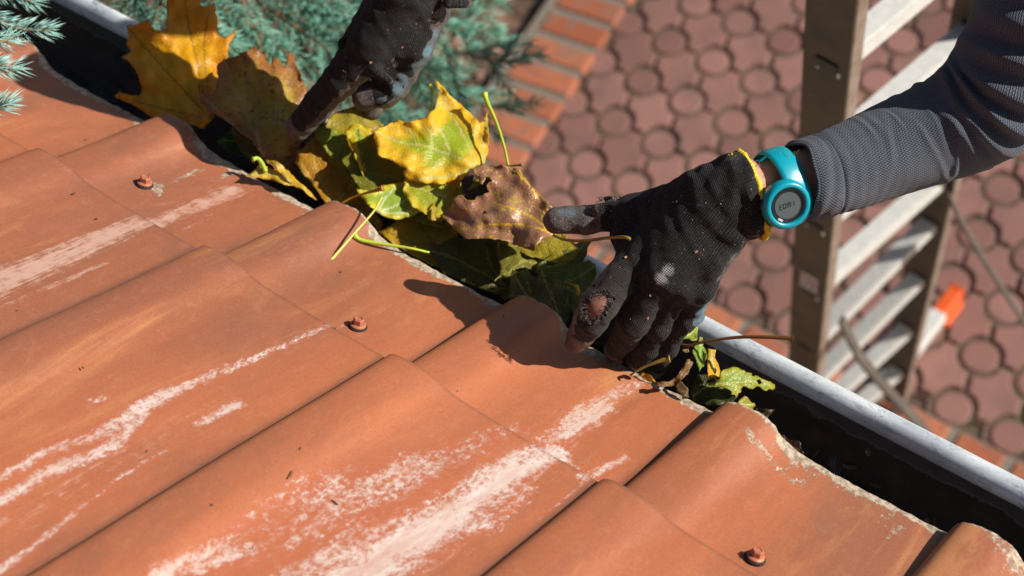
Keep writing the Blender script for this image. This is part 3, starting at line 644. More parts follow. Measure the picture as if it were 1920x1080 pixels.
leaf('small dark leaf behind the far index finger with a green tip', [(600, 330), (640, 230), (700, 150), (880, 80), (960, 120), (1040, 180), (1125, 240), (1020, 295), (900, 270), (820, 330), (760, 330), (680, 360)], .016, grad=(.01, -.02), veins=[[(620, 300), (800, 190), (1100, 240)], [(790, 90), (830, 240)]], mat=m_leaf((.24, .26, .03), (.55, .40, .03), (.40, .38, .05), DBR), org=a1, seed=14)
leaf('amber leaf with a torn crinkled edge beside the far fingertip', [(410, 430), (460, 430), (540, 330), (590, 370), (640, 470), (660, 540), (700, 600), (760, 640), (850, 690), (900, 740), (960, 810), (1030, 900), (1120, 1040), (1100, 1120), (1000, 1000), (870, 890), (780, 880), (720, 890), (640, 865), (590, 780), (520, 690), (450, 620), (405, 540), (425, 500)], .004, grad=(.006, -.022), veins=[[(735, 882), (620, 700), (560, 560), (545, 360)], [(735, 882), (800, 790), (860, 710)], [(735, 882), (520, 650), (420, 500)]], mat=m_leaf((.60, .30, .012), (.56, .26, .012), (.62, .42, .06), DBR, spot=.7), org=a1, seed=15, wav=.006,
     stem=([H(641, 381, .012), H(662, 370, .016), H(690, 361, .022), H(706, 357, .026), H(718, 353, .028)], .0010, .0019), smat=SO)
leaf('narrow yellow leaf curled over the tile edge, leftmost by the roof', [(0, 652), (60, 615), (125, 540), (200, 590), (280, 600), (345, 600), (400, 660), (480, 730), (540, 790), (580, 845), (520, 815), (440, 745), (330, 722), (200, 680), (80, 662)], .010, grad=(.012, -.035), veins=[[(5, 650), (200, 625), (365, 715)], [(160, 520), (250, 560), (365, 715)]], mat=m_leaf(YEL, (.80, .55, .05), PALE, ORA, spot=.72), org=a1, seed=16, wav=.004,
     stem=([H(498, 322, .015), H(490, 305, .018), H(482, 297, .021), H(474, 299, .023)], .0022, .0018), smat=SG)
leaf('small yellow strip of leaf arched behind the curled leaf', [(160, 515), (230, 520), (300, 560), (350, 620), (400, 690), (370, 725), (330, 680), (270, 620), (240, 560), (200, 545)], .012, grad=(.01, -.02), veins=[[(180, 525), (280, 570), (370, 710)]], mat=m_leaf(YEL, YEL, PALE, ORA, edge=(3, 9)), org=a1, seed=17, bulge=.0005, step=3)
# -- centre group
leaf('golden leaf buried between the amber leaf and the dark green fold', [(590, 250), (640, 235), (690, 260), (730, 310), (720, 360), (700, 395), (660, 400), (625, 360), (600, 320), (580, 280)], -.016, grad=(.004, -.026), veins=[[(600, 260), (660, 320), (700, 390)], [(660, 320), (720, 330)]], mat=m_leaf((.62, .42, .02), (.50, .34, .015), (.50, .40, .06), DBR, spot=.64), seed=53)
leaf('dull olive brown leaf low in the gutter under the curled yellow leaf', [(430, 240), (480, 225), (540, 260), (590, 300), (640, 350), (610, 375), (560, 355), (500, 315), (450, 285)], -.022, grad=(.004, -.026), veins=[[(440, 250), (540, 310), (625, 360)]], mat=m_leaf((.20, .19, .03), (.26, .15, .04), (.34, .28, .07), DBR, spot=.6), seed=54)
leaf('lime yellow leaf peeking out under the five pointed leaf beside the saw toothed leaf', [(760, 330), (810, 322), (860, 335), (885, 365), (860, 400), (815, 410), (775, 390), (755, 360)], -.002, grad=(.012, -.026), veins=[[(765, 345), (820, 365), (875, 375)]], mat=m_leaf((.42, .50, .02), (.78, .62, .03), PALE, DBR, edge=(4, 16), spot=.66), seed=55)
leaf('dark green leaf filling the gap behind the five pointed leaf, over the zinc rim', [(640, 300), (700, 250), (760, 270), (830, 300), (880, 330), (905, 370), (880, 420), (830, 430), (780, 415), (720, 390), (670, 350)], -.004, veins=[[(660, 320), (760, 340), (890, 400)], [(760, 340), (800, 300)]], mat=m_leaf((.16, .20, .02), (.30, .28, .02), (.22, .26, .05), DBR, spot=.66), seed=51)
leaf('mustard leaf hidden below the brown leaf and spread toward the zinc rim', [(860, 370), (900, 330), (960, 340), (1010, 380), (1050, 430), (1090, 470), (1060, 500), (990, 480), (920, 450), (870, 420)], -.004, veins=[[(870, 390), (960, 420), (1070, 480)]], mat=m_leaf((.55, .42, .02), (.42, .34, .02), (.40, .36, .06), DBR, spot=.64), seed=52)
leaf('crumpled dark green leaf fold under the far fingertip', [(560, 300), (600, 230), (650, 255), (740, 275), (800, 300), (860, 430), (920, 560), (1010, 690), (1065, 740), (1065, 810), (980, 790), (900, 770), (862, 700), (820, 620), (800, 540), (740, 520), (680, 490), (620, 400), (580, 340)], .018, grad=(.004, -.028), veins=[[(1050, 790), (900, 620), (760, 420), (700, 330)], [(900, 620), (860, 460)]], mat=m_leaf((.22, .32, .02), (.34, .38, .02), (.30, .36, .08), (.06, .05, .01), spot=.62), org=a1, seed=18, wav=.006)
leaf('bright green and yellow leaf lobe with grey midrib in the middle of the pile', [(810, 290), (860, 230), (910, 225), (1010, 265), (1020, 300), (1060, 360), (1080, 440), (1080, 500), (1160, 520), (1185, 560), (1150, 640), (1075, 735), (1060, 800), (1000, 720), (940, 620), (890, 500), (860, 400), (820, 320)], .026, grad=(.030, -.022), veins=[[(1060, 770), (960, 600), (930, 430), (915, 265)], [(930, 410), (1020, 350)], [(950, 550), (1050, 440)], [(1040, 690), (1130, 570)]], mat=m_leaf((.36, .52, .025), (.85, .70, .025), (.16, .24, .07), (.75, .55, .03), edge=(6, 22), spot=.60), org=a1, seed=19, wav=.005, bulge=.003)
leaf('bright green leaf with white veins above the long yellow stalk', [(668, 354), (700, 358), (716, 348), (755, 342), (792, 344), (830, 345), (834, 351), (822, 368), (805, 379), (794, 390), (783, 400), (767, 408), (742, 412), (725, 408), (711, 401), (691, 386), (676, 368)], .020, grad=(.022, -.026), veins=[[(707, 398), (745, 384), (800, 348)], [(707, 398), (720, 375), (742, 350)], [(707, 398), (760, 398), (800, 380)]], mat=m_leaf((.32, .52, .025), (.80, .74, .03), (.72, .76, .42), (.70, .40, .02), edge=(4, 16), spot=.66), seed=20, wav=.003, bulge=.002,
     stem=([H(716, 370, .022), H(700, 397, .026), H(662, 440, .030), H(622, 486, .033), H(600, 511, .034), H(586, 520, .0375)], .0009, .0020), smat=SY)
leaf('upright mustard leaf with a saw toothed edge left of the brown leaf', [(540, 652), (552, 690), (578, 700), (600, 720), (585, 760), (560, 800), (530, 870), (540, 920), (470, 990), (400, 1000), (360, 960), (400, 860), (440, 830), (455, 800), (480, 760), (480, 730), (505, 715), (520, 690)], .012, grad=(.004, -.03), veins=[[(430, 980), (480, 840), (540, 660)]], mat=m_leaf((.60, .42, .02), (.62, .40, .02), (.40, .34, .03), (.06, .09, .02), spot=.68), org=a2, seed=21, jag=2)
G_ = leaf('large five pointed leaf, green centre and yellow points, upright at the top of the pile', [(0, 380), (60, 355), (170, 303), (215, 320), (300, 305), (360, 290), (385, 250), (415, 235), (430, 160), (435, 110), (412, 38), (440, 50), (470, 80), (530, 150), (600, 210), (660, 265), (712, 325), (745, 310), (765, 245), (775, 300), (780, 400), (775, 520), (755, 590), (735, 615), (700, 612), (665, 640), (630, 690), (600, 718), (560, 705), (480, 740), (350, 735), (250, 715), (205, 680), (205, 650), (230, 635), (180, 620), (120, 580), (60, 560), (30, 540), (25, 480), (5, 420)], .040, grad=(.020, -.024),
     veins=[[(702, 612), (490, 530), (340, 480), (180, 458), (20, 390)], [(702, 612), (640, 480), (530, 270), (425, 60)], [(725, 612), (742, 480), (765, 270)], [(702, 612), (530, 680), (280, 708)], [(395, 490), (385, 400), (345, 350)], [(515, 525), (480, 430), (445, 365)], [(285, 465), (260, 400), (225, 360)]],
     mat=m_leaf((.40, .55, .022), (1.0, .64, .025), (.70, .68, .22), (.78, .50, .06), edge=(16, 46), spot=.62, mott=.9), org=a2, seed=22, wav=.009, bulge=.0024, cup=.002)
leaf('grey brown dry leaf curl in the hole of the brown leaf, deep in shade', [(420, 190), (335, 300), (325, 400), (370, 480), (450, 520), (560, 500), (680, 440), (720, 330), (680, 240), (560, 200)], .002, grad=(.004, -.02), veins=[[(440, 220), (500, 440)]], mat=m_leaf(DBR, DBR, BRN, (.03, .02, .015)), org=a6, seed=23)
Hh_ = leaf('wrinkled purple brown leaf with a torn hole beneath the gloved thumb', [(125, 635), (230, 560), (260, 480), (300, 450), (330, 440), (370, 470), (430, 492), (462, 492), (480, 455), (510, 452), (560, 425), (606, 408), (585, 390), (575, 350), (600, 315), (634, 310), (610, 275), (575, 262), (562, 300), (540, 342), (508, 325), (490, 270), (460, 240), (440, 190), (500, 160), (600, 160), (720, 143), (800, 168), (880, 220), (960, 310), (1060, 400), (1150, 490), (1215, 555), (1200, 640), (1230, 740), (1250, 825), (1150, 860), (1060, 930), (1040, 978), (900, 940), (750, 880), (600, 862), (370, 862), (300, 800), (200, 700)], .050, grad=(.020, -.024),
     veins=[[(1245, 825), (1080, 700), (900, 600), (650, 520)], [(1245, 825), (1000, 745), (750, 720), (480, 742)], [(1200, 790), (1110, 560), (990, 350), (870, 215)]], mat=m_leaf((.50, .29, .16), (.30, .13, .08), (.66, .40, .04), (.52, .36, .05), edge=(0, 70), spot=.56, shine=.27, trans=.1, mott=1.6), org=a6, seed=24, wav=.012, bulge=.0016, holes=[[(535, 610), (560, 590), (575, 615), (548, 632)]], jag=1.4,
     stem=([(1038, 441, 1.392), (1062, 450, 1.380), (1100, 451, 1.358), (1140, 446, 1.325), (1172, 445, 1.306), (1185, 453, 1.304), (1187, 468, 1.302)], .0012, .0016), smat=SD)
# stalks that stand free behind the pile belong to leaves tucked below
leaf('yellow sliver of leaf behind the brown leaf with a long lime stalk', [(880, 180), (960, 300), (1060, 400), (1160, 500), (1225, 560), (1170, 580), (1000, 440), (900, 300)], .018, grad=(.01, -.02), veins=[[(890, 200), (1050, 400), (1200, 560)]], mat=m_leaf(YEL, (.45, .38, .04), YEL, DBR, edge=(2, 7)), org=a6, seed=25, bulge=.0004, step=3,
     stem=([H(953, 310, .004), H(944, 270, .010), H(930, 228, .016), H(915, 195, .020), H(908, 176, .022)], .0012, .0022), smat=SG)
leaf('pale green leaf scrap behind the five pointed leaf with a short upright stalk', [(300, 300), (360, 280), (420, 300), (400, 360), (330, 370)], .022, veins=[[(310, 340), (400, 300)]], mat=m_leaf(GRN, LGR, PALE, DBR, edge=(3, 9)), org=a2, seed=26, bulge=.0004, step=3,
     stem=([H(808, 214, .004), H(810, 190, .008), H(811, 172, .011), H(806, 159, .014)], .0010, .0016), smat=SG)
leaf('hidden brown leaf corner with a thin stalk and pale knob right of the pile', [(940, 330), (965, 315), (990, 340), (980, 370), (950, 360)], .014, veins=[[(945, 350), (980, 330)]], mat=m_leaf(BRN, BRN, BRN, DBR, edge=(3, 9)), seed=27, bulge=.0004, step=3,
     stem=([H(952, 312, .002), H(965, 310, .004), H(979, 309, .005)], .0007, .0014), smat=SD)
# -- right cluster
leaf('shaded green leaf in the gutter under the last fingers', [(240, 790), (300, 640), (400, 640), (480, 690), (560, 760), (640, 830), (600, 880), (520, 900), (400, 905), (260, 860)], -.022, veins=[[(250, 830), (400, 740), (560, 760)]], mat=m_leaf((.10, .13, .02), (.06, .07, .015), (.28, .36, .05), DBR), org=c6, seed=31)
leaf('green cupped leaf tip between the little finger and the zinc rim', [(160, 340), (190, 310), (250, 240), (288, 180), (310, 250), (303, 350), (270, 360), (210, 340)], .010, grad=(.03, -.01), veins=[[(180, 330), (250, 280), (290, 200)]], mat=m_leaf(LGR, (.42, .52, .06), PALE, RED, edge=(3, 12), spot=.66), org=c6, seed=32, bulge=.0006, step=3)
leaf('brown leaf remnant with a long dark stalk reaching over the gutter rim', [(170, 440), (200, 400), (240, 395), (235, 450), (205, 460)], .008, veins=[[(180, 435), (235, 400)]], mat=m_leaf((.60, .32, .22), (.50, .34, .12), BRN, RED, edge=(2, 8)), org=c6, seed=33, bulge=.0004, step=3,
     stem=([H(1272, 646, .006), H(1293, 648, .010), H(1315, 642, .014), H(1350, 636, .019), H(1390, 632, .024), H(1440, 632, .029), H(1478, 634, .031), H(1487, 635, .031)], .0012, .0018), smat=SB)
leaf('jagged bright green leaf hanging below the long brown stalk', [(262, 440), (280, 400), (320, 320), (350, 325), (352, 400), (375, 440), (388, 490), (370, 550), (322, 618), (295, 540), (275, 480)], .002, grad=(.03, -.02), veins=[[(330, 340), (325, 460), (325, 610)]], mat=m_leaf((.16, .30, .025), (.26, .38, .03), LGR, (.30, .14, .04), spot=.66, edge=(3, 10)), org=c6, seed=34, jag=2, step=3.4)
leaf('twisted yellow leaf strip pointing down in the gutter', [(388, 420), (460, 430), (452, 500), (478, 550), (494, 610), (490, 662), (430, 670), (376, 688), (395, 640), (385, 560)], -.002, grad=(.035, -.02), veins=[[(425, 430), (430, 560), (480, 650)]], mat=m_leaf(YEL, (.80, .48, .02), PALE, ORA, spot=.7, edge=(3, 12)), org=c6, seed=35, step=3.4)
leaf('green leaf with brown holes lying flat in the gutter', [(440, 740), (470, 690), (500, 620), (520, 600), (560, 590), (600, 575), (640, 580), (700, 605), (760, 630), (800, 650), (860, 680), (920, 700), (955, 725), (958, 760), (890, 778), (850, 765), (820, 740), (800, 740), (770, 765), (740, 760), (690, 740), (672, 790), (650, 800), (640, 828), (615, 810), (590, 812), (575, 770), (520, 750)], -.006, grad=(.022, -.02), veins=[[(450, 720), (620, 715), (800, 700), (930, 740)], [(560, 715), (640, 640), (690, 610)], [(620, 715), (640, 800)], [(700, 712), (790, 640)]], mat=m_leaf((.28, .44, .02), (.44, .46, .03), (.50, .52, .10), (.38, .17, .06), spot=.60, edge=(3, 12)), org=c6, seed=36, holes=[[(755, 640), (775, 635), (790, 650), (772, 660)], [(800, 690), (830, 680), (850, 715), (820, 725)]], jag=2, step=3.4, bulge=.0022)
leaf('crisp yellow green leaf edge behind the tile crest at the right', [(640, 880), (660, 850), (700, 820), (725, 830), (745, 860), (785, 880), (794, 905), (770, 940), (768, 984), (720, 965), (680, 940)], -.008, grad=(.03, -.02), veins=[[(650, 890), (780, 900)]], mat=m_leaf((.36, .40, .03), (.50, .40, .05), PALE, (.44, .22, .10), spot=.58, edge=(2, 10)), org=c6, seed=37, jag=2.4, step=3.2)
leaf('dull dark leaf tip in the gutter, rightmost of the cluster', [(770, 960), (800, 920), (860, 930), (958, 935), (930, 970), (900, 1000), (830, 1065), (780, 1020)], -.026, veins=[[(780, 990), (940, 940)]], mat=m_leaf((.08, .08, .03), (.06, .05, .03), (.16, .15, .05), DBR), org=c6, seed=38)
leaf('rolled brown leaf along the tile edge below the last fingers', [(-40, 705), (60, 700), (140, 640), (190, 560), (215, 510), (272, 480), (272, 540), (225, 640), (160, 695), (100, 735), (20, 750), (-40, 740)], .004, grad=(.02, -.01), veins=[[(-30, 725), (130, 680), (255, 520)]], mat=m_leaf((.20, .10, .045), (.30, .15, .06), (.36, .20, .07), DBR), org=c6, seed=39)
leaf('small crumpled brown leaf between the rolled leaf and the tile edge', [(110, 730), (160, 690), (222, 750), (235, 835), (180, 830), (140, 790)], -.002, veins=[[(130, 720), (220, 820)]], mat=m_leaf((.14, .08, .035), (.24, .16, .05), BRN, DBR, edge=(3, 10)), org=c6, seed=40)
leaf('small brown leaf curl under the middle fingertip, touching the tile', [(1142, 665), (1152, 660), (1162, 664), (1168, 680), (1160, 682), (1148, 676)], .004, veins=[[(1145, 668), (1166, 678)]], mat=m_leaf((.22, .13, .04), (.30, .12, .06), BRN, DBR, edge=(2, 8)), seed=41, bulge=.0004, step=3)
leaf('yellow scrap of leaf with a stalk lying over the tile edge', [(1196, 703), (1206, 698), (1222, 705), (1230, 716), (1214, 714)], -.002, veins=[[(1200, 702), (1226, 714)]], mat=m_leaf(YEL, ORA, YEL, DBR, edge=(2, 8)), seed=42, bulge=.0004, step=3,
     stem=([H(1182, 704, .008), H(1198, 693, .012), H(1220, 683, .016), H(1240, 676, .018), H(1256, 673, .019)], .0010, .0021), smat=SD)
leaf('wet brown leaf stuck in the silt behind the right tile crest', [(1440, 822), (1462, 818), (1482, 810), (1500, 828), (1507, 852), (1488, 850), (1466, 838)], -.060, veins=[[(1445, 825), (1500, 845)]], mat=m_leaf((.13, .06, .035), (.10, .045, .03), BRN, DBR), seed=43)
leaf('black wet leaf lying on the gutter water at the right', [(1552, 852), (1568, 856), (1578, 880), (1572, 898), (1558, 888), (1550, 868)], -.066, veins=[[(1556, 858), (1570, 892)]], mat=m_leaf((.05, .035, .03), (.04, .03, .025), (.07, .05, .04), DBR, shine=.15, trans=.05), seed=44)
leaf('tiny pale seed leaf stuck to the inner gutter wall', [(1621, 842), (1628, 838), (1633, 846), (1632, 856), (1626, 857)], -.046, veins=[[(1625, 840), (1629, 856)]], mat=m_leaf((.26, .20, .13), (.22, .15, .09), BRN, DBR, edge=(2, 8)), seed=45, bulge=.0003, step=2.5)
# crumbs of bark and needles on the tiles and in the gutter
V = []; Fc = []
mbc = MB()
for i in range(420):
    x = random.uniform(-.9, .75); y = random.uniform(-.05, .05); z = gz - GR + .014 + random.uniform(0, .006); a = random.uniform(0, 6.28); L = random.uniform(.003, .018); wd = random.uniform(.0004, .0035) if L > .008 else random.uniform(.001, .003)
    c = np.array([x, gy - GR + y, z]); mbc.box(c, np.array([math.cos(a), math.sin(a), random.uniform(-.3, .3)]) * L / 2, np.array([-math.sin(a), math.cos(a), random.uniform(-.4, .4)]) * wd / 2, (0, 0, .0003))
tag(mbc.build('gutter_litter', m_simple('litter', (.26, .15, .08), .6, 0, (.05, .03, .02), 90)), 'needles and leaf crumbs scattered over the wet silt', 'litter', kind='stuff')
mbc = MB()
for i in range(20):
    px, py = random.uniform(0, 1300), random.uniform(250, 1070); x, s = roof_xs(px, py, 0)
    if s < .02: continue
    up = .0068 if s > .15 else 0; b = roof_pt(x, s, float(prof(x)) * (.46 if s > .15 else 1 - .52 * float(ss(0, .13, s))) + up + .0006); a = random.uniform(0, 6.28); L = random.uniform(.0008, .003) if random.random() < .8 else random.uniform(.004, .009); wd = random.uniform(.0006, .0013) if L < .004 else .0004
    U = np.array([1., 0, 0]); mbc.box(b, (U * math.cos(a) + RD * math.sin(a)) * L / 2, (-U * math.sin(a) + RD * math.cos(a)) * wd / 2, RN * .0005)
tag(mbc.build('roof_crumbs', m_simple('crumb', (.16, .09, .05), .8, 0, (.05, .03, .02), 200)), 'specks of bark and needles lying on the tiles', 'litter', kind='stuff')

# ------------------------------------------------------------------ blue spruce
def m_needle(a, b, c):
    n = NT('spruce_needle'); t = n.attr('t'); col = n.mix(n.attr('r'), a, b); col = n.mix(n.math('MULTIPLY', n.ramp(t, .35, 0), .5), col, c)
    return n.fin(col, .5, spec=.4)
MN = m_needle((.09, .28, .205), (.25, .50, .385), (.04, .09, .03)); MNg = m_needle((.13, .32, .29), (.42, .64, .58), (.12, .16, .05))
MT = m_simple('spruce_twig', (.30, .17, .06), .8, 0, (.13, .08, .04), 30)
spr = empty('blue_spruce', at_z(430, -950, 0)); tag(spr, 'blue green spruce tree whose needled branches hang behind the gutter at the left', 'tree')
tb = at_z(430, -950, 0)
mb = MB(); mb.tube([tb + np.array([0, 0, z]) for z in np.linspace(-.02, 4.6, 10)], np.linspace(.10, .03, 10), 12); mb.build('trunk', m_simple('bark', (.14, .09, .06), .9, 0, (.07, .045, .03), 30, .8), spr, True)
def twig_needles(V, Fc, T, Rr, P, nl, dens, r, rg):
    P = np.asarray(P); seg = np.linalg.norm(np.diff(P, axis=0), axis=1); L = seg.sum(); cum = np.concatenate([[0], np.cumsum(seg)]) / L; n = int(L * dens)
    for i in range(n):
        q = rg.random(); q = 1 - (1 - q) * (.98); k = min(np.searchsorted(cum, q) - 1, len(P) - 2); k = max(k, 0)
        t = (q - cum[k]) / (cum[k + 1] - cum[k] + 1e-9); b = P[k] + (P[k + 1] - P[k]) * t; d = P[k + 1] - P[k]; d /= np.linalg.norm(d)
        u = rg.normal(size=3); u -= d * (u @ d); u /= np.linalg.norm(u) + 1e-9; u[2] += .25
        f = .75 + .9 * max(0, q - .85) * 5 + rg.uniform(-.08, .12); D = d * f + u * rg.uniform(.75, .9); D /= np.linalg.norm(D); ln = nl * rg.uniform(.75, 1.1) * (1 - .25 * (q > .97))
        v = np.cross(D, [.3, .5, .8]); v /= np.linalg.norm(v); w_ = np.cross(D, v); bend = d * ln * .18; m0 = len(V)
        mid = b + D * ln * .55; e = b + D * ln + bend
        for c_, rr_, tt in ((b, r * .8, 0), (mid, r, .55)):
            for a in range(3): V.append(c_ + rr_ * (math.cos(a * 2.094) * v + math.sin(a * 2.094) * w_)); T.append(tt)
        V.append(e); T.append(1.0); Rr += [rg.random()] * 1 * 7 if False else [float(rg.random())] * 7
        for a in range(3):
            b_ = (a + 1) % 3; Fc.append((m0 + a, m0 + b_, m0 + 3 + b_, m0 + 3 + a)); Fc.append((m0 + 3 + a, m0 + 3 + b_, m0 + 6))
def branch(P, side_len, nside, m, seed, nl=.017, dens=750, r=.00062, rt=.0024, droop=.0, sub=True, spread=.8):
    rg = np.random.default_rng(seed); P = spline(P, 26); mb = MB(); mb.tube(P, np.linspace(rt * 1.5, rt * .5, 26), 6)
    V, Fc, T, Rr = [], [], [], []; twig_needles(V, Fc, T, Rr, P[6:] if nside else P, nl, dens * (.55 if nside else 1), r, rg)
    pn = np.cross(P[-1] - P[0], [.415, -.379, .827]); pn /= np.linalg.norm(pn)
    for i in range(nside):
        q = .12 + .82 * i / max(1, nside - 1); k = int(q * 24); b = P[k]; d = P[k + 1] - P[k]; d /= np.linalg.norm(d); s = 1 if i % 2 else -1
        L = side_len * (1.15 - .75 * q) * rg.uniform(.8, 1.15); dr = d * .9 + pn * s * spread * rg.uniform(.8, 1.1) + rg.normal(size=3) * .12 - np.array([0, 0, .15]); dr /= np.linalg.norm(dr)
        Q = spline([b, b + dr * L * .5 + d * L * .03, b + dr * L * .95 + d * L * .14], 10); mb.tube(Q, np.linspace(rt * .7, rt * .35, 10), 5); twig_needles(V, Fc, T, Rr, Q, nl, dens, r, rg)
        if sub and L > .10:
            for j in (4,):
                for s2 in (-1, 1):
                    L2 = L * .42 * rg.uniform(.8, 1.1); dd = Q[j + 1] - Q[j]; dd /= np.linalg.norm(dd); pp = np.cross(dd, np.cross(pn, dd)); e = dd * .9 + np.cross(dd, [.415, -.379, .827]) * s2 * .8 + rg.normal(size=3) * .1; e /= np.linalg.norm(e)
                    Q2 = spline([Q[j], Q[j] + e * L2 * .5, Q[j] + e * L2], 6); mb.tube(Q2, rt * .35, 4); twig_needles(V, Fc, T, Rr, Q2, nl, dens, r, rg)
    br = mb.build('branch', MT, spr, True)
    o = mesh_obj('needles', V, Fc, m, None, True, dict(t=T, r=Rr)); o.parent = br; o.matrix_parent_inverse = br.matrix_parent_inverse.copy() if False else Matrix.Translation(-Vector(spr.location)) @ Matrix() if False else Matrix()
    o.location = (0, 0, 0); o.matrix_parent_inverse = (Matrix.Translation(Vector(spr.location)) @ br.matrix_parent_inverse).inverted() if False else Matrix()
    return br
BR = [  # start, middle, end as picture point and metres away; side twig length; number of side twigs
    ([(430, -260, 2.1), (455, 0, 2.05), (480, 70, 2.02), (512, 128, 2.0)], .13, 12), ([(380, -260, 2.2), (470, -20, 2.1), (540, 40, 2.08), (620, 96, 2.06)], .15, 14),
    ([(560, -260, 2.3), (620, -60, 2.2), (660, 20, 2.2), (700, 110, 2.2)], .15, 14), ([(240, -240, 1.95), (280, -40, 1.9), (330, 30, 1.88), (372, 70, 1.86)], .11, 12),
    ([(330, -260, 2.1), (380, -30, 2.0), (420, 60, 1.98), (432, 100, 1.96)], .11, 10), ([(600, -280, 2.4), (700, -20, 2.35), (790, 60, 2.35), (900, 110, 2.35), (985, 118, 2.35)], .13, 15),
    ([(620, -260, 2.6), (690, 60, 2.5), (760, 160, 2.5), (880, 190, 2.5), (975, 212, 2.5)], .14, 15), ([(520, -200, 2.3), (560, 60, 2.25), (620, 150, 2.25), (690, 210, 2.25)], .16, 15),
    ([(640, -200, 2.6), (720, 40, 2.5), (770, 140, 2.5), (800, 240, 2.5)], .15, 14), ([(700, -240, 2.7), (800, -50, 2.6), (870, 0, 2.6), (940, 40, 2.6)], .11, 11),
    ([(460, -200, 2.3), (440, 60, 2.3), (500, 170, 2.3), (560, 260, 2.3)], .15, 14), ([(200, -240, 2.2), (240, -60, 2.1), (300, 0, 2.1), (340, 60, 2.1)], .12, 12),
    ([(480, -260, 2.5), (560, -40, 2.45), (640, -10, 2.4), (720, 60, 2.4)], .15, 14)]
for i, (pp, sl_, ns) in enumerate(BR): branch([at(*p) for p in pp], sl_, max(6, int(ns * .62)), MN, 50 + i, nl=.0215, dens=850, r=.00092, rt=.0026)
FB = [([(-160, -120, 1.50), (-60, 0, 1.50), (20, 50, 1.50), (92, 58, 1.50)], .05, 0), ([(-200, 60, 1.44), (-90, 110, 1.44), (-20, 125, 1.45), (38, 128, 1.46)], .03, 0), ([(-160, 160, 1.40), (-80, 190, 1.40), (-30, 205, 1.41), (14, 196, 1.41)], .03, 0),
      ([(-120, -60, 1.55), (-60, -30, 1.55), (0, -12, 1.55), (62, 4, 1.55)], .04, 0), ([(-120, 20, 1.47), (-60, 50, 1.47), (-10, 78, 1.48), (30, 70, 1.5)], .03, 0)]
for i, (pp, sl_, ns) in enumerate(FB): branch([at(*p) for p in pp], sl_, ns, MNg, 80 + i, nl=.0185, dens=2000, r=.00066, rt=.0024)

# ------------------------------------------------------------------ person: two forearms, work gloves, sweater sleeves, watch
def smin(a, b, k): h = np.clip(.5 + .5 * (b - a) / k, 0, 1); return b + (a - b) * h - k * h * (1 - h)
def cone_d(P, a, b, ra, rb):
    ab = b - a; t = np.clip(((P - a) @ ab) / (ab @ ab), 0, 1); return np.sqrt((((P - a) - t[..., None] * ab) ** 2).sum(-1)) - (ra + (rb - ra) * t)
def J(*c): return [(at(px, py, d).astype(np.float32), r) for px, py, d, r in c]
def chain_d(P, ch, k=.003):
    f = None
    for (a, ra), (b, rb) in zip(ch[:-1], ch[1:]):
        q = cone_d(P, a, b, ra, rb); f = q if f is None else smin(f, q, k)
    return f
def surface_nets(fn, lo, hi, h):
    ax = [np.arange(lo[i], hi[i] + h, h, dtype=np.float32) for i in range(3)]
    sh = tuple(len(a) for a in ax); F = np.empty(sh, np.float32)
    for i in range(0, sh[0], 16):
        G = np.stack(np.meshgrid(ax[0][i:i + 16], ax[1], ax[2], indexing='ij'), -1); F[i:i + 16] = fn(G)
    S = F < 0; nx, ny, nz = (s - 1 for s in sh)
    cnt = np.zeros((nx, ny, nz), np.int8); acc = np.zeros((nx, ny, nz, 3), np.float32)
    for d in range(3):
        o1, o2 = [q for q in range(3) if q != d]
        for u in (0, 1):
            for v in (0, 1):
                st = [0, 0, 0]; st[o1] = u; st[o2] = v
                sa = tuple(slice(st[q], st[q] + (nx, ny, nz)[q]) for q in range(3)); st2 = list(st); st2[d] += 1
                sb = tuple(slice(st2[q], st2[q] + (nx, ny, nz)[q]) for q in range(3))
                fa, fb = F[sa], F[sb]; cr = (fa < 0) != (fb < 0); t = np.where(cr, fa / (fa - fb + 1e-12), 0)
                cnt += cr; acc[..., d] += t; acc[..., o1] += cr * u; acc[..., o2] += cr * v
    m = cnt > 0; idx = -np.ones(m.shape, np.int64); idx[m] = np.arange(m.sum()); I = np.argwhere(m)
    V = (I + acc[m] / cnt[m][:, None]) * h + np.array([a[0] for a in ax]); Q = []
    for d in range(3):
        o1, o2 = (d + 1) % 3, (d + 2) % 3
        sa = [slice(1, -1)] * 3; sb = [slice(1, -1)] * 3
        Sd = S; a_ = np.take(Sd, range(0, sh[d] - 1), d); b_ = np.take(Sd, range(1, sh[d]), d); E = np.argwhere(a_ != b_); flip = a_[tuple(E.T)]
        ok = (E[:, o1] > 0) & (E[:, o2] > 0) & (E[:, o1] < sh[o1] - 1) & (E[:, o2] < sh[o2] - 1); E = E[ok]; flip = flip[ok]
        def c(u, v):
            K = E.copy(); K[:, o1] -= u; K[:, o2] -= v; return idx[tuple(K.T)]
        q = np.stack([c(1, 1), c(0, 1), c(0, 0), c(1, 0)], -1); q[~flip] = q[~flip][:, ::-1]; Q.append(q)
    return V.astype(np.float64), np.vstack(Q)
def wv(v): v = np.array(v, float); v /= np.linalg.norm(v); return RW @ v          # camera space direction to world
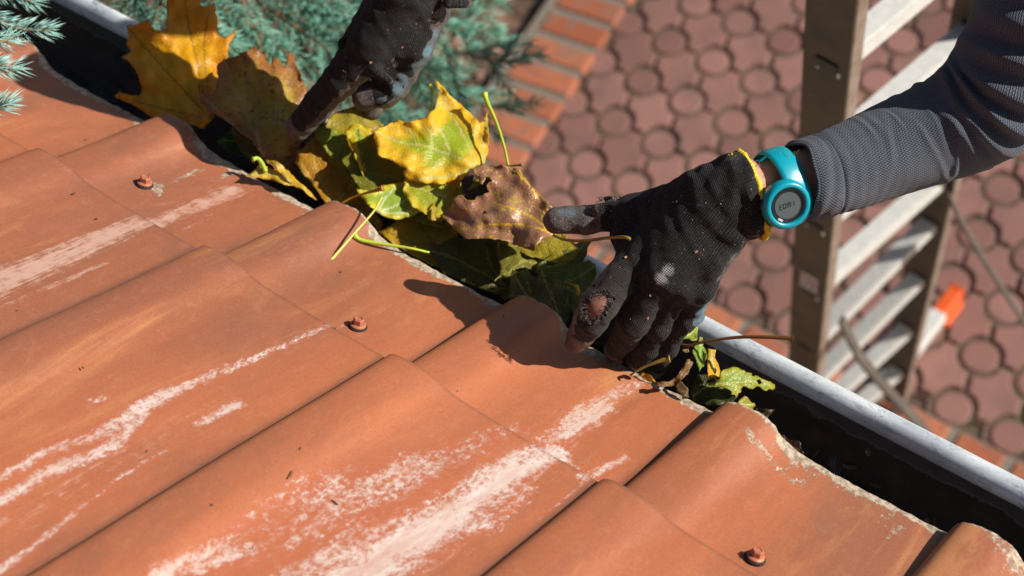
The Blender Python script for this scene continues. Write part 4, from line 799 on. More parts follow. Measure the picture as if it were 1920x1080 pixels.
def make_glove(name, palm, fingers, blobs, cutp, palmar, coat_t, root, h=.00135, cuffw=None):
    """palm: list of chains, fingers: list of chains"""
    pts = [p for ch in palm + fingers for p, _ in ch]; lo = np.min(pts, 0) - .04; hi = np.max(pts, 0) + .04
    cp, cn = cutp
    def fn(P):
        f = None
        for ch in palm: q = chain_d(P, ch, .006); f = q if f is None else smin(f, q, .014)
        g = None
        for ch in fingers: q = chain_d(P, ch); g = q if g is None else smin(g, q, .0009)
        f = smin(f, g, .0055)
        for a, b, r, k in blobs:
            q = cone_d(P, a, b, r, r * .8); f = smin(f, q, k) if r > 0 else f
        # loose fabric: creases that run across the cuff, fine lumps
        s = (P - cp) @ cn
        fold = np.exp(-(s / .035) ** 2) * (.0007 * np.sin(s * 420 + 3 * np.sin((P @ cuffw) * 60)) + .0004 * np.sin((P @ cuffw) * 330 + s * 190))
        f = f + fold.astype(np.float32)
        x, y, z = P[..., 0], P[..., 1], P[..., 2]
        f = f + .00038 * np.sin(x * 330 + 2 * np.sin(y * 170)) * np.sin(y * 290 + z * 130) + .00028 * np.sin(z * 520 + x * 310)
        return np.maximum(f, s)
    V, Q = surface_nets(fn, lo, hi, h)
    # normals by the field
    e = .0006; Vf = V.astype(np.float32); N = np.stack([fn(Vf + np.eye(3, dtype=np.float32)[i] * e) - fn(Vf - np.eye(3, dtype=np.float32)[i] * e) for i in range(3)], -1); N /= np.linalg.norm(N, axis=1)[:, None] + 1e-9
    best = np.full(len(V), 1e9); kv = np.zeros((len(V), 3)); coat = np.zeros(len(V)); fid = np.zeros(len(V))
    for ci, ch in enumerate(palm + fingers):
        tot = sum(np.linalg.norm(b[0] - a[0]) for a, b in zip(ch[:-1], ch[1:])); u0 = 0; isf = ci >= len(palm); pv = palmar[ci]
        for (a, ra), (b, rb) in zip(ch[:-1], ch[1:]):
            ab = b - a; L = np.linalg.norm(ab); t = np.clip(((V - a) @ ab) / (ab @ ab), 0, 1.25); off = V - a - t[:, None] * ab; d = np.linalg.norm(off, axis=1) - (ra + (rb - ra) * np.clip(t, 0, 1))
            ax_ = ab / L; r1 = np.cross(ax_, pv); r1 /= np.linalg.norm(r1); r2 = np.cross(ax_, r1); ang = np.arctan2(off @ r1, off @ r2); m = d < best; best[m] = d[m]
            kv[m, 0] = (u0 + t[m] * L) + ci * .3; kv[m, 1] = ang[m] * (ra + rb) / 2 * 1.0
            cc = ss(.42, .66, N @ pv); tt = (u0 + t * L) / tot
            if isf: cc = np.maximum(cc, ss(coat_t[ci - len(palm)] - .04, coat_t[ci - len(palm)] + .04, tt))
            coat[m] = cc[m]; fid[m] = ci; u0 += L
    return V, Q, N, kv, coat, fid
def m_glove():
    n = NT('knit_glove'); p = n.geo(); k = n.attr('kv', False)
    s = n.t.nodes.new('ShaderNodeSeparateXYZ'); n.t.links.new(k, s.inputs[0])
    wob = n.math('MULTIPLY', n.noise(p, 160, 2), 1.6)
    ru = n.math('SINE', n.math('ADD', n.math('MULTIPLY', s.outputs[0], 4200), wob)); rv = n.math('SINE', n.math('ADD', n.math('MULTIPLY', s.outputs[1], 3900), wob))
    kn = n.math('MULTIPLY', n.math('ADD', rv, n.math('MULTIPLY', ru, .6)), .6)
    base = n.mix(n.noise(p, 70, 5, .7), (.005, .005, .0056), (.024, .0235, .0235))
    base = n.mix(n.math('MULTIPLY', n.ramp(kn, -.3, .8), .38), base, (.055, .054, .054))
    base = n.mix(n.math('MULTIPLY', n.ramp(n.noise(p, 600, 3, .8), .48, .68), .5), base, (.070, .068, .066))
    dirt = n.math('MULTIPLY', n.attr('dust'), n.ramp(n.noise(p, 55, 6, .75), .25, .7)); base = n.mix(n.math('MULTIPLY', dirt, .55), base, (.072, .058, .050))
    base = n.mix(n.math('MULTIPLY', n.ramp(n.noise(p, 420, 3, .7), .64, .72), .8), base, (.24, .19, .15))
    wh = n.math('MULTIPLY', n.ramp(n.math('ADD', n.attr('white'), n.math('MULTIPLY', n.math('SUBTRACT', n.noise(p, 150, 5, .75), .5), 1.6)), .45, 1.0), n.ramp(n.attr('white'), .0, .2)); base = n.mix(n.math('MULTIPLY', wh, .85), base, (.36, .36, .37))
    wr = n.noise(p, 330, 2, .55, 3.5)
    ct = n.mix(n.ramp(n.noise(p, 90, 5, .7), .35, .65), (.042, .034, .032), (.125, .100, .092))
    ct = n.mix(n.math('MULTIPLY', n.ramp(n.noise(p, 60, 4, .7), .62, .70), .5), ct, (.09, .14, .18))
    ct = n.mix(n.math('MULTIPLY', n.ramp(n.noise(p, 130, 3, .7), .70, .76), .6), ct, (.30, .045, .03))
    ct = n.mix(n.math('MULTIPLY', n.ramp(wr, .50, .60), .55), ct, (.26, .20, .185))
    ct = n.mix(n.math('MULTIPLY', n.attr('blue'), .9), ct, n.mix(n.noise(p, 300, 4), (.07, .21, .33), (.26, .42, .46)))
    cm = n.ramp(n.math('ADD', n.attr('coat'), n.math('MULTIPLY', n.math('SUBTRACT', n.noise(p, 200, 4, .7), .5), .7)), .45, .6)
    cm = n.math('MAXIMUM', cm, n.ramp(n.math('ADD', n.attr('blue'), n.math('MULTIPLY', n.math('SUBTRACT', n.noise(p, 160, 5, .7), .5), .7)), .45, .6))
    c = n.mix(cm, base, ct)
    hk = n.bump(kn, .55, .0008); hk = n.bump(n.noise(p, 700, 3), .6, .0005, hk)
    hc = n.bump(wr, 1.0, .0016)
    v = n.t.nodes.new('ShaderNodeMix'); v.data_type = 'VECTOR'; n.put(v.inputs[0], cm); n.t.links.new(hk, v.inputs[4]); n.t.links.new(hc, v.inputs[5])
    n.fin(c, n.mix(cm, (.95,) * 3, (.55,) * 3), v.outputs[1], spec=n.math('ADD', .10, n.math('MULTIPLY', cm, .3)))
    n.b.inputs['Sheen Weight'].default_value = .06; n.b.inputs['Sheen Roughness'].default_value = .5
    return n.m
def m_skin():
    n = NT('skin'); p = n.geo()
    c = n.mix(n.ramp(n.noise(p, 60, 5, .65), .3, .7), (.52, .25, .165), (.68, .38, .27)); c = n.mix(n.math('MULTIPLY', n.ramp(n.noise(p, 300, 3), .5, .75), .3), c, (.42, .17, .11)); c = n.mix(n.math('MULTIPLY', n.attr('hole_shade'), .85), c, (.16, .065, .042))  # skin darkens round the glove hole, shade put into its colour
    n.fin(c, .5, n.bump(n.voro(p, 900, 'DISTANCE_TO_EDGE'), .3, .0004)); n.b.inputs['Subsurface Weight'].default_value = .08; n.b.inputs['Subsurface Radius'].default_value = (.01, .004, .002); n.b.inputs['Subsurface Scale'].default_value = .3
    return n.m
def m_sweater():
    n = NT('waffle_knit'); k = n.attr('kv', False); p = n.geo(); s = n.t.nodes.new('ShaderNodeSeparateXYZ'); n.t.links.new(k, s.inputs[0])
    wob = n.math('MULTIPLY', n.noise(p, 60, 3), 1.5)
    a = n.math('SINE', n.math('ADD', n.math('MULTIPLY', s.outputs[0], 3300), wob)); b = n.math('SINE', n.math('ADD', n.math('MULTIPLY', s.outputs[1], 2900), wob))
    g = n.math('MULTIPLY', a, b); rib = n.math('ADD', n.math('MULTIPLY', b, .6), n.math('MULTIPLY', g, .7))
    c = n.mix(n.ramp(rib, -.8, .9), (.026, .033, .046), (.122, .148, .195)); c = n.mix(n.math('MULTIPLY', n.ramp(n.noise(p, 25, 4), .3, .7), .3), c, (.05, .052, .066))
    c = n.mix(n.math('MULTIPLY', n.ramp(n.noise(p, 500, 3), .6, .75), .35), c, (.22, .22, .25))
    n.fin(c, .95, n.bump(n.noise(p, 600, 3), .4, .0006, n.bump(rib, .7, .0009))); n.b.inputs['Sheen Weight'].default_value = .15; return n.m
MG, MS, MW = m_glove(), m_skin(), m_sweater()
MY = m_simple('yellow_trim', (.92, .68, .03), .8, 0, (.80, .54, .015), 300, .8); MTQ = m_simple('turquoise_rubber', (.0, .33, .43), .33, 0, (.0, .31, .41), 20, .05)
person = empty('person', at(1500, 300, 1.30)); tag(person, 'person in grey knit sweater and dirty black work gloves reaching into the gutter', 'person')
def child(o, par=None):
    o.parent = par or person; o.matrix_parent_inverse = Matrix.Translation(-Vector(person.location)) if par is None else Matrix(); return o
# ---- the hand wearing the watch (picture right)
Lpalm = [J((1424, 396, 1.295, .019), (1385, 400, 1.300, .018), (1300, 545, 1.308, .0125)), J((1412, 380, 1.293, .019), (1370, 385, 1.298, .018), (1272, 530, 1.300, .0135)),
         J((1400, 355, 1.290, .019), (1340, 380, 1.295, .0175), (1236, 512, 1.298, .0150)), J((1390, 335, 1.290, .019), (1320, 365, 1.298, .018), (1195, 480, 1.312, .0145)), J((1390, 340, 1.294, .019), (1290, 378, 1.310, .0175), (1188, 402, 1.332, .0145), (1175, 440, 1.328, .011))]
Lf = [J((1290, 378, 1.310, .0165), (1210, 398, 1.330, .0140), (1165, 405, 1.338, .0118), (1110, 411, 1.345, .0105), (1098, 412, 1.346, .0114), (1044, 413, 1.348, .0108)),
      J((1195, 482, 1.312, .0140), (1160, 528, 1.306, .0138), (1122, 572, 1.303, .0142), (1108, 600, 1.312, .0130), (1082, 640, 1.336, .0098)),
      J((1240, 516, 1.298, .0142), (1215, 556, 1.308, .0128), (1187, 602, 1.320, .0134), (1172, 632, 1.343, .0110), (1152, 658, 1.372, .0090)),
      J((1277, 535, 1.303, .0125), (1252, 572, 1.316, .0104), (1234, 610, 1.330, .0112), (1226, 628, 1.342, .0088), (1214, 650, 1.355, .0104), (1192, 682, 1.374, .0084)),
      J((1303, 550, 1.310, .0110), (1290, 578, 1.320, .0084), (1284, 600, 1.328, .0098), (1263, 628, 1.345, .0080), (1252, 650, 1.356, .0090), (1228, 692, 1.380, .0080))]
A3 = lambda px, py, d: at(px, py, d).astype(np.float32)
Lb = [(A3(1372, 440, 1.290), A3(1376, 450, 1.29), .0075, .010), (A3(1345, 480, 1.292), A3(1340, 492, 1.29), .0070, .010), (A3(1326, 524, 1.300), A3(1324, 552, 1.300), .0070, .010), (A3(1305, 560, 1.312), A3(1308, 590, 1.325), .0070, .008),
      (A3(1120, 392, 1.333), A3(1150, 382, 1.330), .0040, .004), (A3(1135, 372, 1.333), A3(1147, 370, 1.330), .0016, .002), (A3(1165, 440, 1.330), A3(1172, 470, 1.322), .006, .010),
      (A3(1334, 405, 1.2815), A3(1372, 446, 1.283), .0035, .012), (A3(1362, 372, 1.2785), A3(1402, 432, 1.280), .0035, .012), (A3(1300, 480, 1.290), A3(1336, 500, 1.290), .0035, .012)]
cutL = A3(1407, 366, 1.292); axL = wv((.93, -.30, .20)).astype(np.float32); uL = wv((.46, .87, .10)).astype(np.float32)
pl = wv((-.25, .25, .93)); Lpal = [wv((.7, .5, .5)), pl, pl, pl, pl] + [wv((.0, .75, .66)), wv((-.86, -.30, .30)), wv((-.5, .1, .85)), wv((-.2, .2, .95)), wv((.3, .2, .92))]
FA = wv((.66, -.75, 0)); FB = wv((.75, .66, 0))
def glove_obj(V, Q, N, kv, coat, fid, dust, white, blue, hole=None):
    Q = np.asarray(Q)
    if hole is not None:
        hc, hr = hole; dv = V - hc; d = np.sqrt(((dv @ FA) / 1.32) ** 2 + ((dv @ FB) / .86) ** 2 + (dv @ wv((0, 0, 1))) ** 2); nz = np.array([mnoise.noise(Vector(v * 260)) for v in V[d < .03]]); dd = d.copy(); dd[d < .03] += nz * .0035
        near = (dd < hr) & (N @ (CAM - hc) > 0); Q = Q[~near[Q].any(1)]
    o = mesh_obj('glove', V, Q, MG, None, True, dict(kv=kv, coat=coat, dust=dust, white=white, blue=blue)); return child(o)
def pxd(V, pts):      # nearest distance, in metres, to picture points carried to the surface depth
    out = np.full(len(V), 1e9)
    for (px, py, d) in pts: out = np.minimum(out, np.linalg.norm(V - at(px, py, d), axis=1))
    return out
gl = make_glove('glove', Lpalm, Lf, Lb, (cutL, axL), Lpal, [.66, .84, .92, .95, .95], person, cuffw=uL); V = gl[0]
dust = np.clip(np.where(gl[5] >= 5, .40, .06) + .45 * (gl[5] == 6), 0, 1); white = np.clip(1.25 - pxd(V, [(1254, 506, 1.283), (1240, 522, 1.283)]) / .0075, 0, 1)
white = np.maximum(white, .35 * np.clip(1 - pxd(V, [(1292, 352, 1.275)]) / .012, 0, 1)); blue = np.clip(1.6 - pxd(V, [(1328, 566, 1.305), (1318, 585, 1.312), (1312, 600, 1.32)]) / .0062, 0, 1) * (N_ := (gl[2] @ wv((.75, .55, .1)) > .35))
blue = np.maximum(blue, .42 * np.clip(1.4 - pxd(V, [(1058, 394, 1.337), (1072, 398, 1.337)]) / .0050, 0, 1))
holeP = at(1119, 575, 1.2895); glo = glove_obj(*gl, dust, white, blue, (holeP, .0104))
# frayed threads round the hole
rg = np.random.default_rng(5); mb = MB(); fx = wv((1, 0, 0)); fy = wv((0, 1, 0)); fz = wv((0, 0, -1)); hole_axis = wv((-.45, .8, .2))
for i in range(170):
    a = rg.uniform(0, 6.283); r = rg.uniform(.0088, .0118); c = holeP + FA * math.cos(a) * r * 1.28 + FB * math.sin(a) * r * .86 - fz * .0022; P = [c]; d = (-FA * math.cos(a) - FB * math.sin(a)) * rg.uniform(-.3, .9) + rg.normal(size=3) * .7 + fz * .5
    for k in range(5): d = d + rg.normal(size=3) * .8; d /= np.linalg.norm(d); P.append(P[-1] + d * rg.uniform(.0006, .0013))
    mb.tube(spline(P, 8), rg.uniform(.00012, .00028), 4)
MTH = m_simple('grey_thread', (.13, .125, .12), .9, 0, (.04, .038, .038), 400)
child(mb.build('frayed_threads', MTH, None, True), glo); mb = MB()
for i in range(46):            # torn edge on the thumb
    c = at(rg.uniform(1122, 1166), rg.uniform(368, 378), 1.333); P = [c]; d = rg.normal(size=3)
    for k in range(4): d = d + rg.normal(size=3) * .8; d /= np.linalg.norm(d); P.append(P[-1] + d * rg.uniform(.0005, .0010))
    mb.tube(spline(P, 7), rg.uniform(.0002, .00045), 4)
child(mb.build('frayed_threads', MTH, None, True), glo)
def ring_pts(c, ax, u, ru, rv, n=160):
    v = np.cross(ax, u); v /= np.linalg.norm(v); return [c + u * ru * math.cos(t) + v * rv * math.sin(t) for t in np.linspace(0, 2 * math.pi, n)]
def trim(c, ax, u, ru, rv, par, tuft=None):
    mb = MB(); P = np.array(ring_pts(c, ax, u, ru, rv, 260)); t = np.arange(260)
    mb.tube(P + ax * .0006 * np.sin(t[:, None] * .35), .0024 + .00035 * np.sin(t * 1.5), 7)
    for k in range(230):
        i = k * 1.13; p_ = P[int(i) % 260]; o_ = (p_ - c); o_ /= np.linalg.norm(o_); mb.tube([p_ - ax * .0018 + o_ * .0009, p_ + o_ * .0021, p_ + ax * .0018 + o_ * .0008 + u * .0004], .00055, 4)
    if tuft is not None:
        for k in range(34):
            P2 = [tuft + rg.normal(size=3) * .0016]; d = rg.normal(size=3)
            for q in range(4): d = d + rg.normal(size=3) * .6; d /= np.linalg.norm(d); P2.append(P2[-1] + d * .0011)
            mb.tube(spline(P2, 7), .0005, 4)
    return child(mb.build('cuff_trim', MY, None, True), par)
uR = uL - axL * (uL @ axL); uR /= np.linalg.norm(uR)
trim(np.array(cutL, float) + axL * .0004, axL.astype(float), uR.astype(float), (.0342), .0222, glo, at(1375, 297, 1.285))
# ---- the far hand (picture top)
Rpalm = [J((806, -70, 1.425, .021), (764, -10, 1.430, .0235), (697, 78, 1.443, .0200)), J((800, -70, 1.435, .021), (738, 0, 1.455, .0225), (674, 84, 1.482, .0165)), J((806, -70, 1.435, .021), (796, 10, 1.448, .0215), (770, 85, 1.456, .0185)), J((800, -70, 1.45, .020), (760, 10, 1.47, .020), (700, 95, 1.50, .014))]
Rf = [J((697, 84, 1.443, .0175), (668, 120, 1.452, .0155), (638, 150, 1.462, .0150), (598, 194, 1.486, .0134), (560, 240, 1.510, .0118)),
      J((800, 20, 1.450, .017), (776, 90, 1.458, .0150), (756, 133, 1.470, .0128), (740, 160, 1.476, .0126), (724, 176, 1.480, .0116), (686, 181, 1.484, .0126)),
      J((668, 92, 1.484, .0135), (628, 150, 1.512, .011), (600, 200, 1.535, .010), (585, 245, 1.555, .009)), J((700, 100, 1.50, .012), (684, 150, 1.53, .0105), (698, 205, 1.545, .0095))]
Rb = [(A3(742, 50, 1.446), A3(716, 108, 1.458), .0175, .010), (A3(722, 118, 1.466), A3(714, 136, 1.474), .012, .008), (A3(700, 128, 1.440), A3(728, 150, 1.442), .0052, .003), (A3(842, 4, 1.42), A3(872, 6, 1.425), .0050, .008), (A3(646, 84, 1.462), A3(652, 100, 1.465), .006, .008)]
cutR = A3(812, -52, 1.425); axR = wv((.05, -.97, -.25)).astype(np.float32); uRR = wv((.98, .05, .1)).astype(np.float32)
pr_ = wv((.62, .60, .30)); Rpal = [wv((.1, .3, .95)), wv((.1, .3, .95)), wv((.85, .45, .3)), wv((.1, .3, .95))] + [wv((.72, .66, .05)), wv((.66, .70, .10)), pr_, pr_]
gr_ = make_glove('glove', Rpalm, Rf, Rb, (cutR, axR), Rpal, [.93, .90, .6, .6], person, cuffw=uRR); V = gr_[0]
fidR = gr_[5]; blueR = .9 * np.clip(1.5 - pxd(V, [(824, 70, 1.44), (806, 98, 1.445), (785, 122, 1.452), (715, 180, 1.472), (742, 168, 1.465), (752, 150, 1.46)]) / .0070, 0, 1) * (gr_[2] @ wv((.75, .5, -.1)) > .2)
blueR = np.maximum(blueR, .8 * np.clip(1.4 - pxd(V, [(690, 112, 1.436), (676, 126, 1.444)]) / .007, 0, 1) * (gr_[4] > .4))
glr = glove_obj(*gr_, np.where(fidR >= 4, .12, .05), np.clip(1 - pxd(V, [(688, 160, 1.452)]) / .004, 0, 1), blueR)
trim(np.array(cutR, float), axR.astype(float), (uRR - axR * (uRR @ axR)).astype(float), .030, .024, glr)
# ---- body: skin under the gloves, wrists and forearms
def shrink(ch, q=.0024, lim=None): return [(p, max(r - q, .004)) for p, r in ch]
armL = [J((1385, 372, 1.296, .0165), (1440, 340, 1.292, .0150), (1560, 305, 1.304, .0180), (1830, 205, 1.328, .026), (1940, 70, 1.300, .030), (1985, -80, 1.285, .032)), J((1400, 392, 1.298, .0150), (1466, 376, 1.296, .0150), (1570, 335, 1.308, .0180), (1830, 215, 1.33, .026))]
armR = [J((806, -50, 1.44, .0165), (800, -140, 1.42, .018), (820, -330, 1.39, .028)), J((830, -50, 1.44, .0150), (824, -140, 1.42, .018), (830, -330, 1.39, .026))]
bones = [(shrink(c_), 0) for c_ in Lpalm + Lf + Rpalm + Rf] + [(c_, 1) for c_ in armL + armR]
def body_part(chs, lo, hi, h):
    def fn(P):
        f = None
        for ch in chs: q = chain_d(P, ch); f = q if f is None else smin(f, q, .005)
        return f
    return surface_nets(fn, lo, hi, h)
def bounds(chs): p = [q for ch in chs for q, _ in ch]; return np.min(p, 0) - .05, np.max(p, 0) + .05
cl = [shrink(c_) for c_ in Lpalm + Lf] + armL; cr_ = [shrink(c_) for c_ in Rpalm + Rf] + armR
Vb, Qb = [], []; off = 0
for chs in (cl, cr_):
    v_, q_ = body_part(chs, *bounds(chs), .0032); Vb.append(v_); Qb.append(q_ + off); off += len(v_)
Vb = np.vstack(Vb); bo = child(mesh_obj('body', Vb, np.vstack(Qb), MS, None, True, dict(hole_shade=np.clip(1.6 - pxd(Vb, [(1117, 573, 1.292)]) / .03, 0, 1))))  # shade inside the glove hole, painted onto the finger skin
sm_ = bo.modifiers.new('smooth', 'SMOOTH'); sm_.iterations = 4; sm_.factor = .5
mb = MB()
for i in range(150):           # fine hairs on the wrist
    px = rg.uniform(1412, 1520); py = rg.uniform(290, 420) - (px - 1412) * .15; c = at(px, py, 1.2785 + rg.uniform(-.001, .004)); d = wv((-.3 + rg.normal() * .5, .8 + rg.normal() * .4, -.35)); mb.tube([c, c + d * .004, c + d * .007 + wv((.3, .2, .2)) * .0015], .00011, 3)
child(mb.build('arm_hair', m_simple('hair', (.45, .30, .17), .6, 0, (.3, .2, .1), 50), None, True), bo)
# ---- sleeves
def sleeve(path, radii, flat, seed, folds, wrist_len=.022, n=300, m=200):
    P = spline(path, n); L = np.concatenate([[0], np.cumsum(np.linalg.norm(np.diff(P, axis=0), axis=1))]); r = np.interp(np.linspace(0, 1, n), np.linspace(0, 1, len(radii)), radii)
    T = np.gradient(P, axis=0); T /= np.linalg.norm(T, axis=1)[:, None]; u = np.cross(T[0], wv((0, 0, -1))); u /= np.linalg.norm(u); V = []; KV = []
    rg2 = np.random.default_rng(seed); th = np.linspace(0, 2 * math.pi, m, endpoint=False)
    for i in range(n):
        u = u - T[i] * (u @ T[i]); u /= np.linalg.norm(u); v = np.cross(T[i], u); s = L[i]; dr = np.zeros(m)
        for (s0, sl_, w_, amp, t0, tw) in folds:
            da = (th - t0 + math.pi) % (2 * math.pi) - math.pi; win = np.exp(-(da / tw) ** 2); q = (s - s0 - sl_ * da) / w_; dr += amp * win * (np.exp(-q * q) - .55 * np.exp(-((q - 1.7) / 1.1) ** 2))
        dr += .0004 * np.sin(s * 600 + th * 2) * np.exp(-s / .05) + .0007 * np.sin(th * 3 + s * 40 + seed) + .0006 * np.sin(th * 5 - s * 70)
        hem = .0012 * ss(wrist_len + .0015, wrist_len - .0005, s) - .0012 * np.exp(-((s - wrist_len - .002) / .0013) ** 2); lip = -.0022 * np.exp(-(s / .0025) ** 2)
        rr_ = r[i] + dr + hem + lip; flare = 0.0
        for k in range(m):
            shift = .0022 * math.sin(th[k] * 2 + 1.3) + .0012 * math.sin(th[k] * 5 + seed) if s < .03 else 0
            V.append(P[i] + rr_[k] * (math.cos(th[k]) * u + flat * math.sin(th[k]) * v) + T[i] * shift * (1 - s / .03 if s < .03 else 0)); KV.append((s, th[k] * r[i], 0))
    # the inside of the cuff
    base = len(V)
    for i in range(14):
        for k in range(m):
            p_ = np.array(V[k]); q = P[min(i * 4, n - 1)]; c0 = P[0]; inn = (p_ - c0); V.append(c0 + (q - c0) + inn * (1 - .05 - .002 * i)); KV.append((i * .003, th[k] * .03, 0))
    Fc = [(i * m + k, i * m + (k + 1) % m, (i + 1) * m + (k + 1) % m, (i + 1) * m + k) for i in range(n - 1) for k in range(m)]
    Fc += [(k, base + k, base + (k + 1) % m, (k + 1) % m) for k in range(m)] + [(base + i * m + k, base + (i + 1) * m + k, base + (i + 1) * m + (k + 1) % m, base + i * m + (k + 1) % m) for i in range(13) for k in range(m)]
    return child(mesh_obj('sweater_sleeve', V, Fc, MW, None, True, dict(kv=KV)))
rs = random.Random(3); folds = []
for i in range(26):
    s0 = rs.uniform(.028, .17); folds.append((s0, rs.uniform(-.014, .014), rs.uniform(.0016, .0036), rs.uniform(.0004, .0012), rs.uniform(0, 6.28), rs.uniform(.3, .8)))
for s0, sl_, w_, amp, t0, tw in ((.138, .012, .006, .0045, 5.0, .7), (.156, .014, .006, .0075, 5.2, .8), (.176, .012, .007, .0085, 5.0, .8), (.150, -.01, .006, .004, 3.9, .6), (.168, -.014, .006, .005, 4.1, .6), (.196, .010, .008, .0085, 4.9, .9), (.215, .01, .008, .007, 4.6, 1.0), (.24, 0, .01, .006, 4.7, 1.0)): folds.append((s0, sl_, w_, amp, t0, tw))
sleeve([at(*q) for q in ((1494, 338, 1.294), (1548, 328, 1.306), (1650, 290, 1.322), (1745, 252, 1.330), (1835, 203, 1.326), (1905, 132, 1.312), (1955, 40, 1.300), (1990, -70, 1.290))], [.0300, .0322, .0362, .0400, .0455, .050, .054, .056], 1.0, 2, folds)
folds2 = [(rs.uniform(.03, .3), rs.uniform(-.01, .01), rs.uniform(.003, .006), rs.uniform(.001, .003), rs.uniform(0, 6.28), rs.uniform(.4, 1)) for _ in range(30)]
sleeve([at(*q) for q in ((816, -88, 1.435), (814, -140, 1.425), (820, -230, 1.405), (828, -340, 1.38))], [.030, .034, .040, .046], .9, 5, folds2, n=160, m=120)
# ---- watch
Wc = at(1464, 352, 1.294); wa = wv((.86, -.30, .36)); wu = wv((.33, .93, .10)); wu = wu - wa * (wu @ wa); wu /= np.linalg.norm(wu); wn = np.cross(wa, wu)
if wn @ (CAM - Wc) < 0: wn = -wn
def strap_mesh():
    V = []; Fc = []; n = 90; prof_ = [(-.0100, 0), (-.0092, .0014), (-.006, .0021), (0, .0023), (.006, .0021), (.0092, .0014), (.0100, 0), (.007, -.0004), (-.007, -.0004)]; k = len(prof_)
    for i in range(n):
        t = 2 * math.pi * i / n; ru, rv = .0292, .0222; p_ = Wc + wu * ru * math.cos(t) + wn * rv * math.sin(t); nn_ = wu * math.cos(t) / ru + wn * math.sin(t) / rv; nn_ /= np.linalg.norm(nn_)
        wd = 1.0 + .28 * math.exp(-((t - 1.05) / .45) ** 2)
        for a, b in prof_: V.append(p_ + wa * a * wd + nn_ * b)
    for i in range(n):
        for j in range(k): Fc.append((i * k + j, i * k + (j + 1) % k, ((i + 1) % n) * k + (j + 1) % k, ((i + 1) % n) * k + j))
    return V, Fc
watch = child(mesh_obj('wristwatch', *strap_mesh(), MTQ))
cn = wv((.26, .30, -.92)); cc = at(1478, 386, 1.2655); tx = wv((.955, -.26, 0)); tx = tx - cn * (tx @ cn); tx /= np.linalg.norm(tx); ty = np.cross(cn, tx)
if ty @ wv((0, -1, 0)) < 0: ty = -ty
def lathe(prs, n=64, oval=1.0):
    V = []; Fc = []
    for r, z in prs:
        for k in range(n): a = 2 * math.pi * k / n; V.append(cc + cn * z + r * (math.cos(a) * tx + oval * math.sin(a) * ty))
    for i in range(len(prs) - 1):
        for k in range(n): Fc.append((i * n + k, i * n + (k + 1) % n, (i + 1) * n + (k + 1) % n, (i + 1) * n + k))
    return V, Fc
def solid(name, prs, m, cap=True, n=64):
    V, Fc = lathe(prs, n)
    if cap: Fc.append(tuple((len(prs) - 1) * n + k for k in range(n)))
    return child(mesh_obj(name, V, Fc, m, None, not cap), watch)
solid('case', [(.0150, -.0125), (.0180, -.0105), (.0190, -.0070), (.0190, -.0035), (.0184, -.0008), (.0172, .0006), (.0156, .0009), (.0142, .0005), (.0136, -.0010)], MTQ, False)
solid('dial', [(.0137, -.0009), (.0133, -.0004), (.0126, -.0003), (.0122, -.0010), (.0118, -.0011)], m_simple('black_dial', (.02, .022, .025), .3, 0, (.012, .012, .014), 90))
def m_lcd():
    n = NT('lcd'); return n.fin(n.mix(n.noise(n.geo(), 200, 3), (.075, .10, .105), (.10, .125, .13)), .5, spec=.3)
lcd = solid('screen', [(.0104, -.0010), (.0104, -.00085)], m_lcd())
mb = MB()
SEGM = {'E': 'adefg', '0': 'abcdef', 'A': 'abcefg', '1': 'bc', 'P': 'abefg'}
def seg7(ch, x0, y0, w_, h_, t_):
    S_ = dict(a=(0, h_, 1), g=(0, 0, 1), d=(0, -h_, 1), f=(-w_, h_ / 2, 0), b=(w_, h_ / 2, 0), e=(-w_, -h_ / 2, 0), c=(w_, -h_ / 2, 0))
    for q in SEGM[ch]:
        x, y, hz = S_[q]; o = cc + tx * (x0 + x + y * .12) + ty * (y0 + y) - cn * .00072
        if hz: mb.box(o, tx * w_ * .72, ty * t_, cn * .00006)
        else: mb.box(o, tx * t_, ty * (h_ * .40) + tx * h_ * .05, cn * .00006)
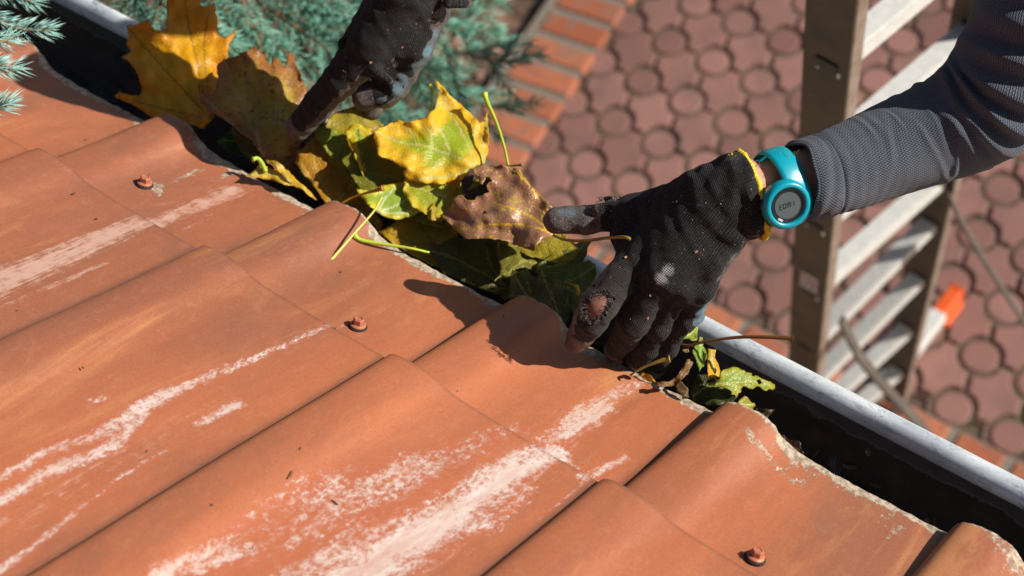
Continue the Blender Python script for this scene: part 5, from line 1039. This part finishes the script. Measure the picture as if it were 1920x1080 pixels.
for ch, x in zip('E0A1', (-.0064, -.0030, .0016, .0048)): seg7(ch, x * .86, .0003, .00100, .0019, .00030)
mb.box(cc - tx * .0007 - cn * .00072 + ty * .0011, tx * .0002, ty * .0003, cn * .00006); mb.box(cc - tx * .0007 - cn * .00072 - ty * .0009, tx * .0002, ty * .0003, cn * .00006)
child(mb.build('screen_digits', m_simple('lcd_ink', (.008, .012, .016), .4, 0, (.008, .012, .016)), None), watch)
mb = MB(); a_ = 3.95; o = cc + (tx * math.cos(a_) + ty * math.sin(a_)) * .0120 - cn * .0000; td = -tx * math.sin(a_) + ty * math.cos(a_); mb.box(o, td * .0021, (tx * math.cos(a_) + ty * math.sin(a_)) * .0008, cn * .0002); child(mb.build('white_mark', m_simple('white_print', (.75, .76, .76), .4), None), watch)
for a0, a1_ in ((2.55, 3.15), (3.45, 4.0)):       # dark slots in the side of the case
    mb = MB(); ts = np.linspace(a0, a1_, 14); mb.tube([cc + (tx * math.cos(t) + ty * math.sin(t)) * .0186 - cn * .0058 for t in ts], .0019 * np.sin(np.linspace(.25, math.pi - .25, 14)), 8); child(mb.build('side_slot', M['black'], None, True), watch)
# crumbs clinging to the gloves
mb = MB(); cand = gl[0][(gl[2] @ (wv((0, 0, -1)))) > .35]; cand2 = gr_[0][(gr_[2] @ (wv((0, 0, -1)))) > .3]
for i in range(64):
    c = (cand if i < 40 else cand2)[rg.integers(len(cand if i < 40 else cand2))]; a = rg.uniform(0, 6.28); big = i % 12 == 0; L_ = rg.uniform(.0009, .0016) if big else rg.uniform(.00025, .0006); w2 = L_ * rg.uniform(.3, .8)
    mb.box(c + wv((0, 0, -1)) * .0003, wv((math.cos(a), math.sin(a), .2)) * L_, wv((-math.sin(a), math.cos(a), -.1)) * w2, wv((0, 0, 1)) * .0002)
tag(mb.build('glove_crumbs', m_simple('bark_crumb', (.34, .17, .10), .8, 0, (.5, .36, .24), 300)), 'tiny bark crumbs and lint stuck to the black gloves', 'litter', kind='stuff')
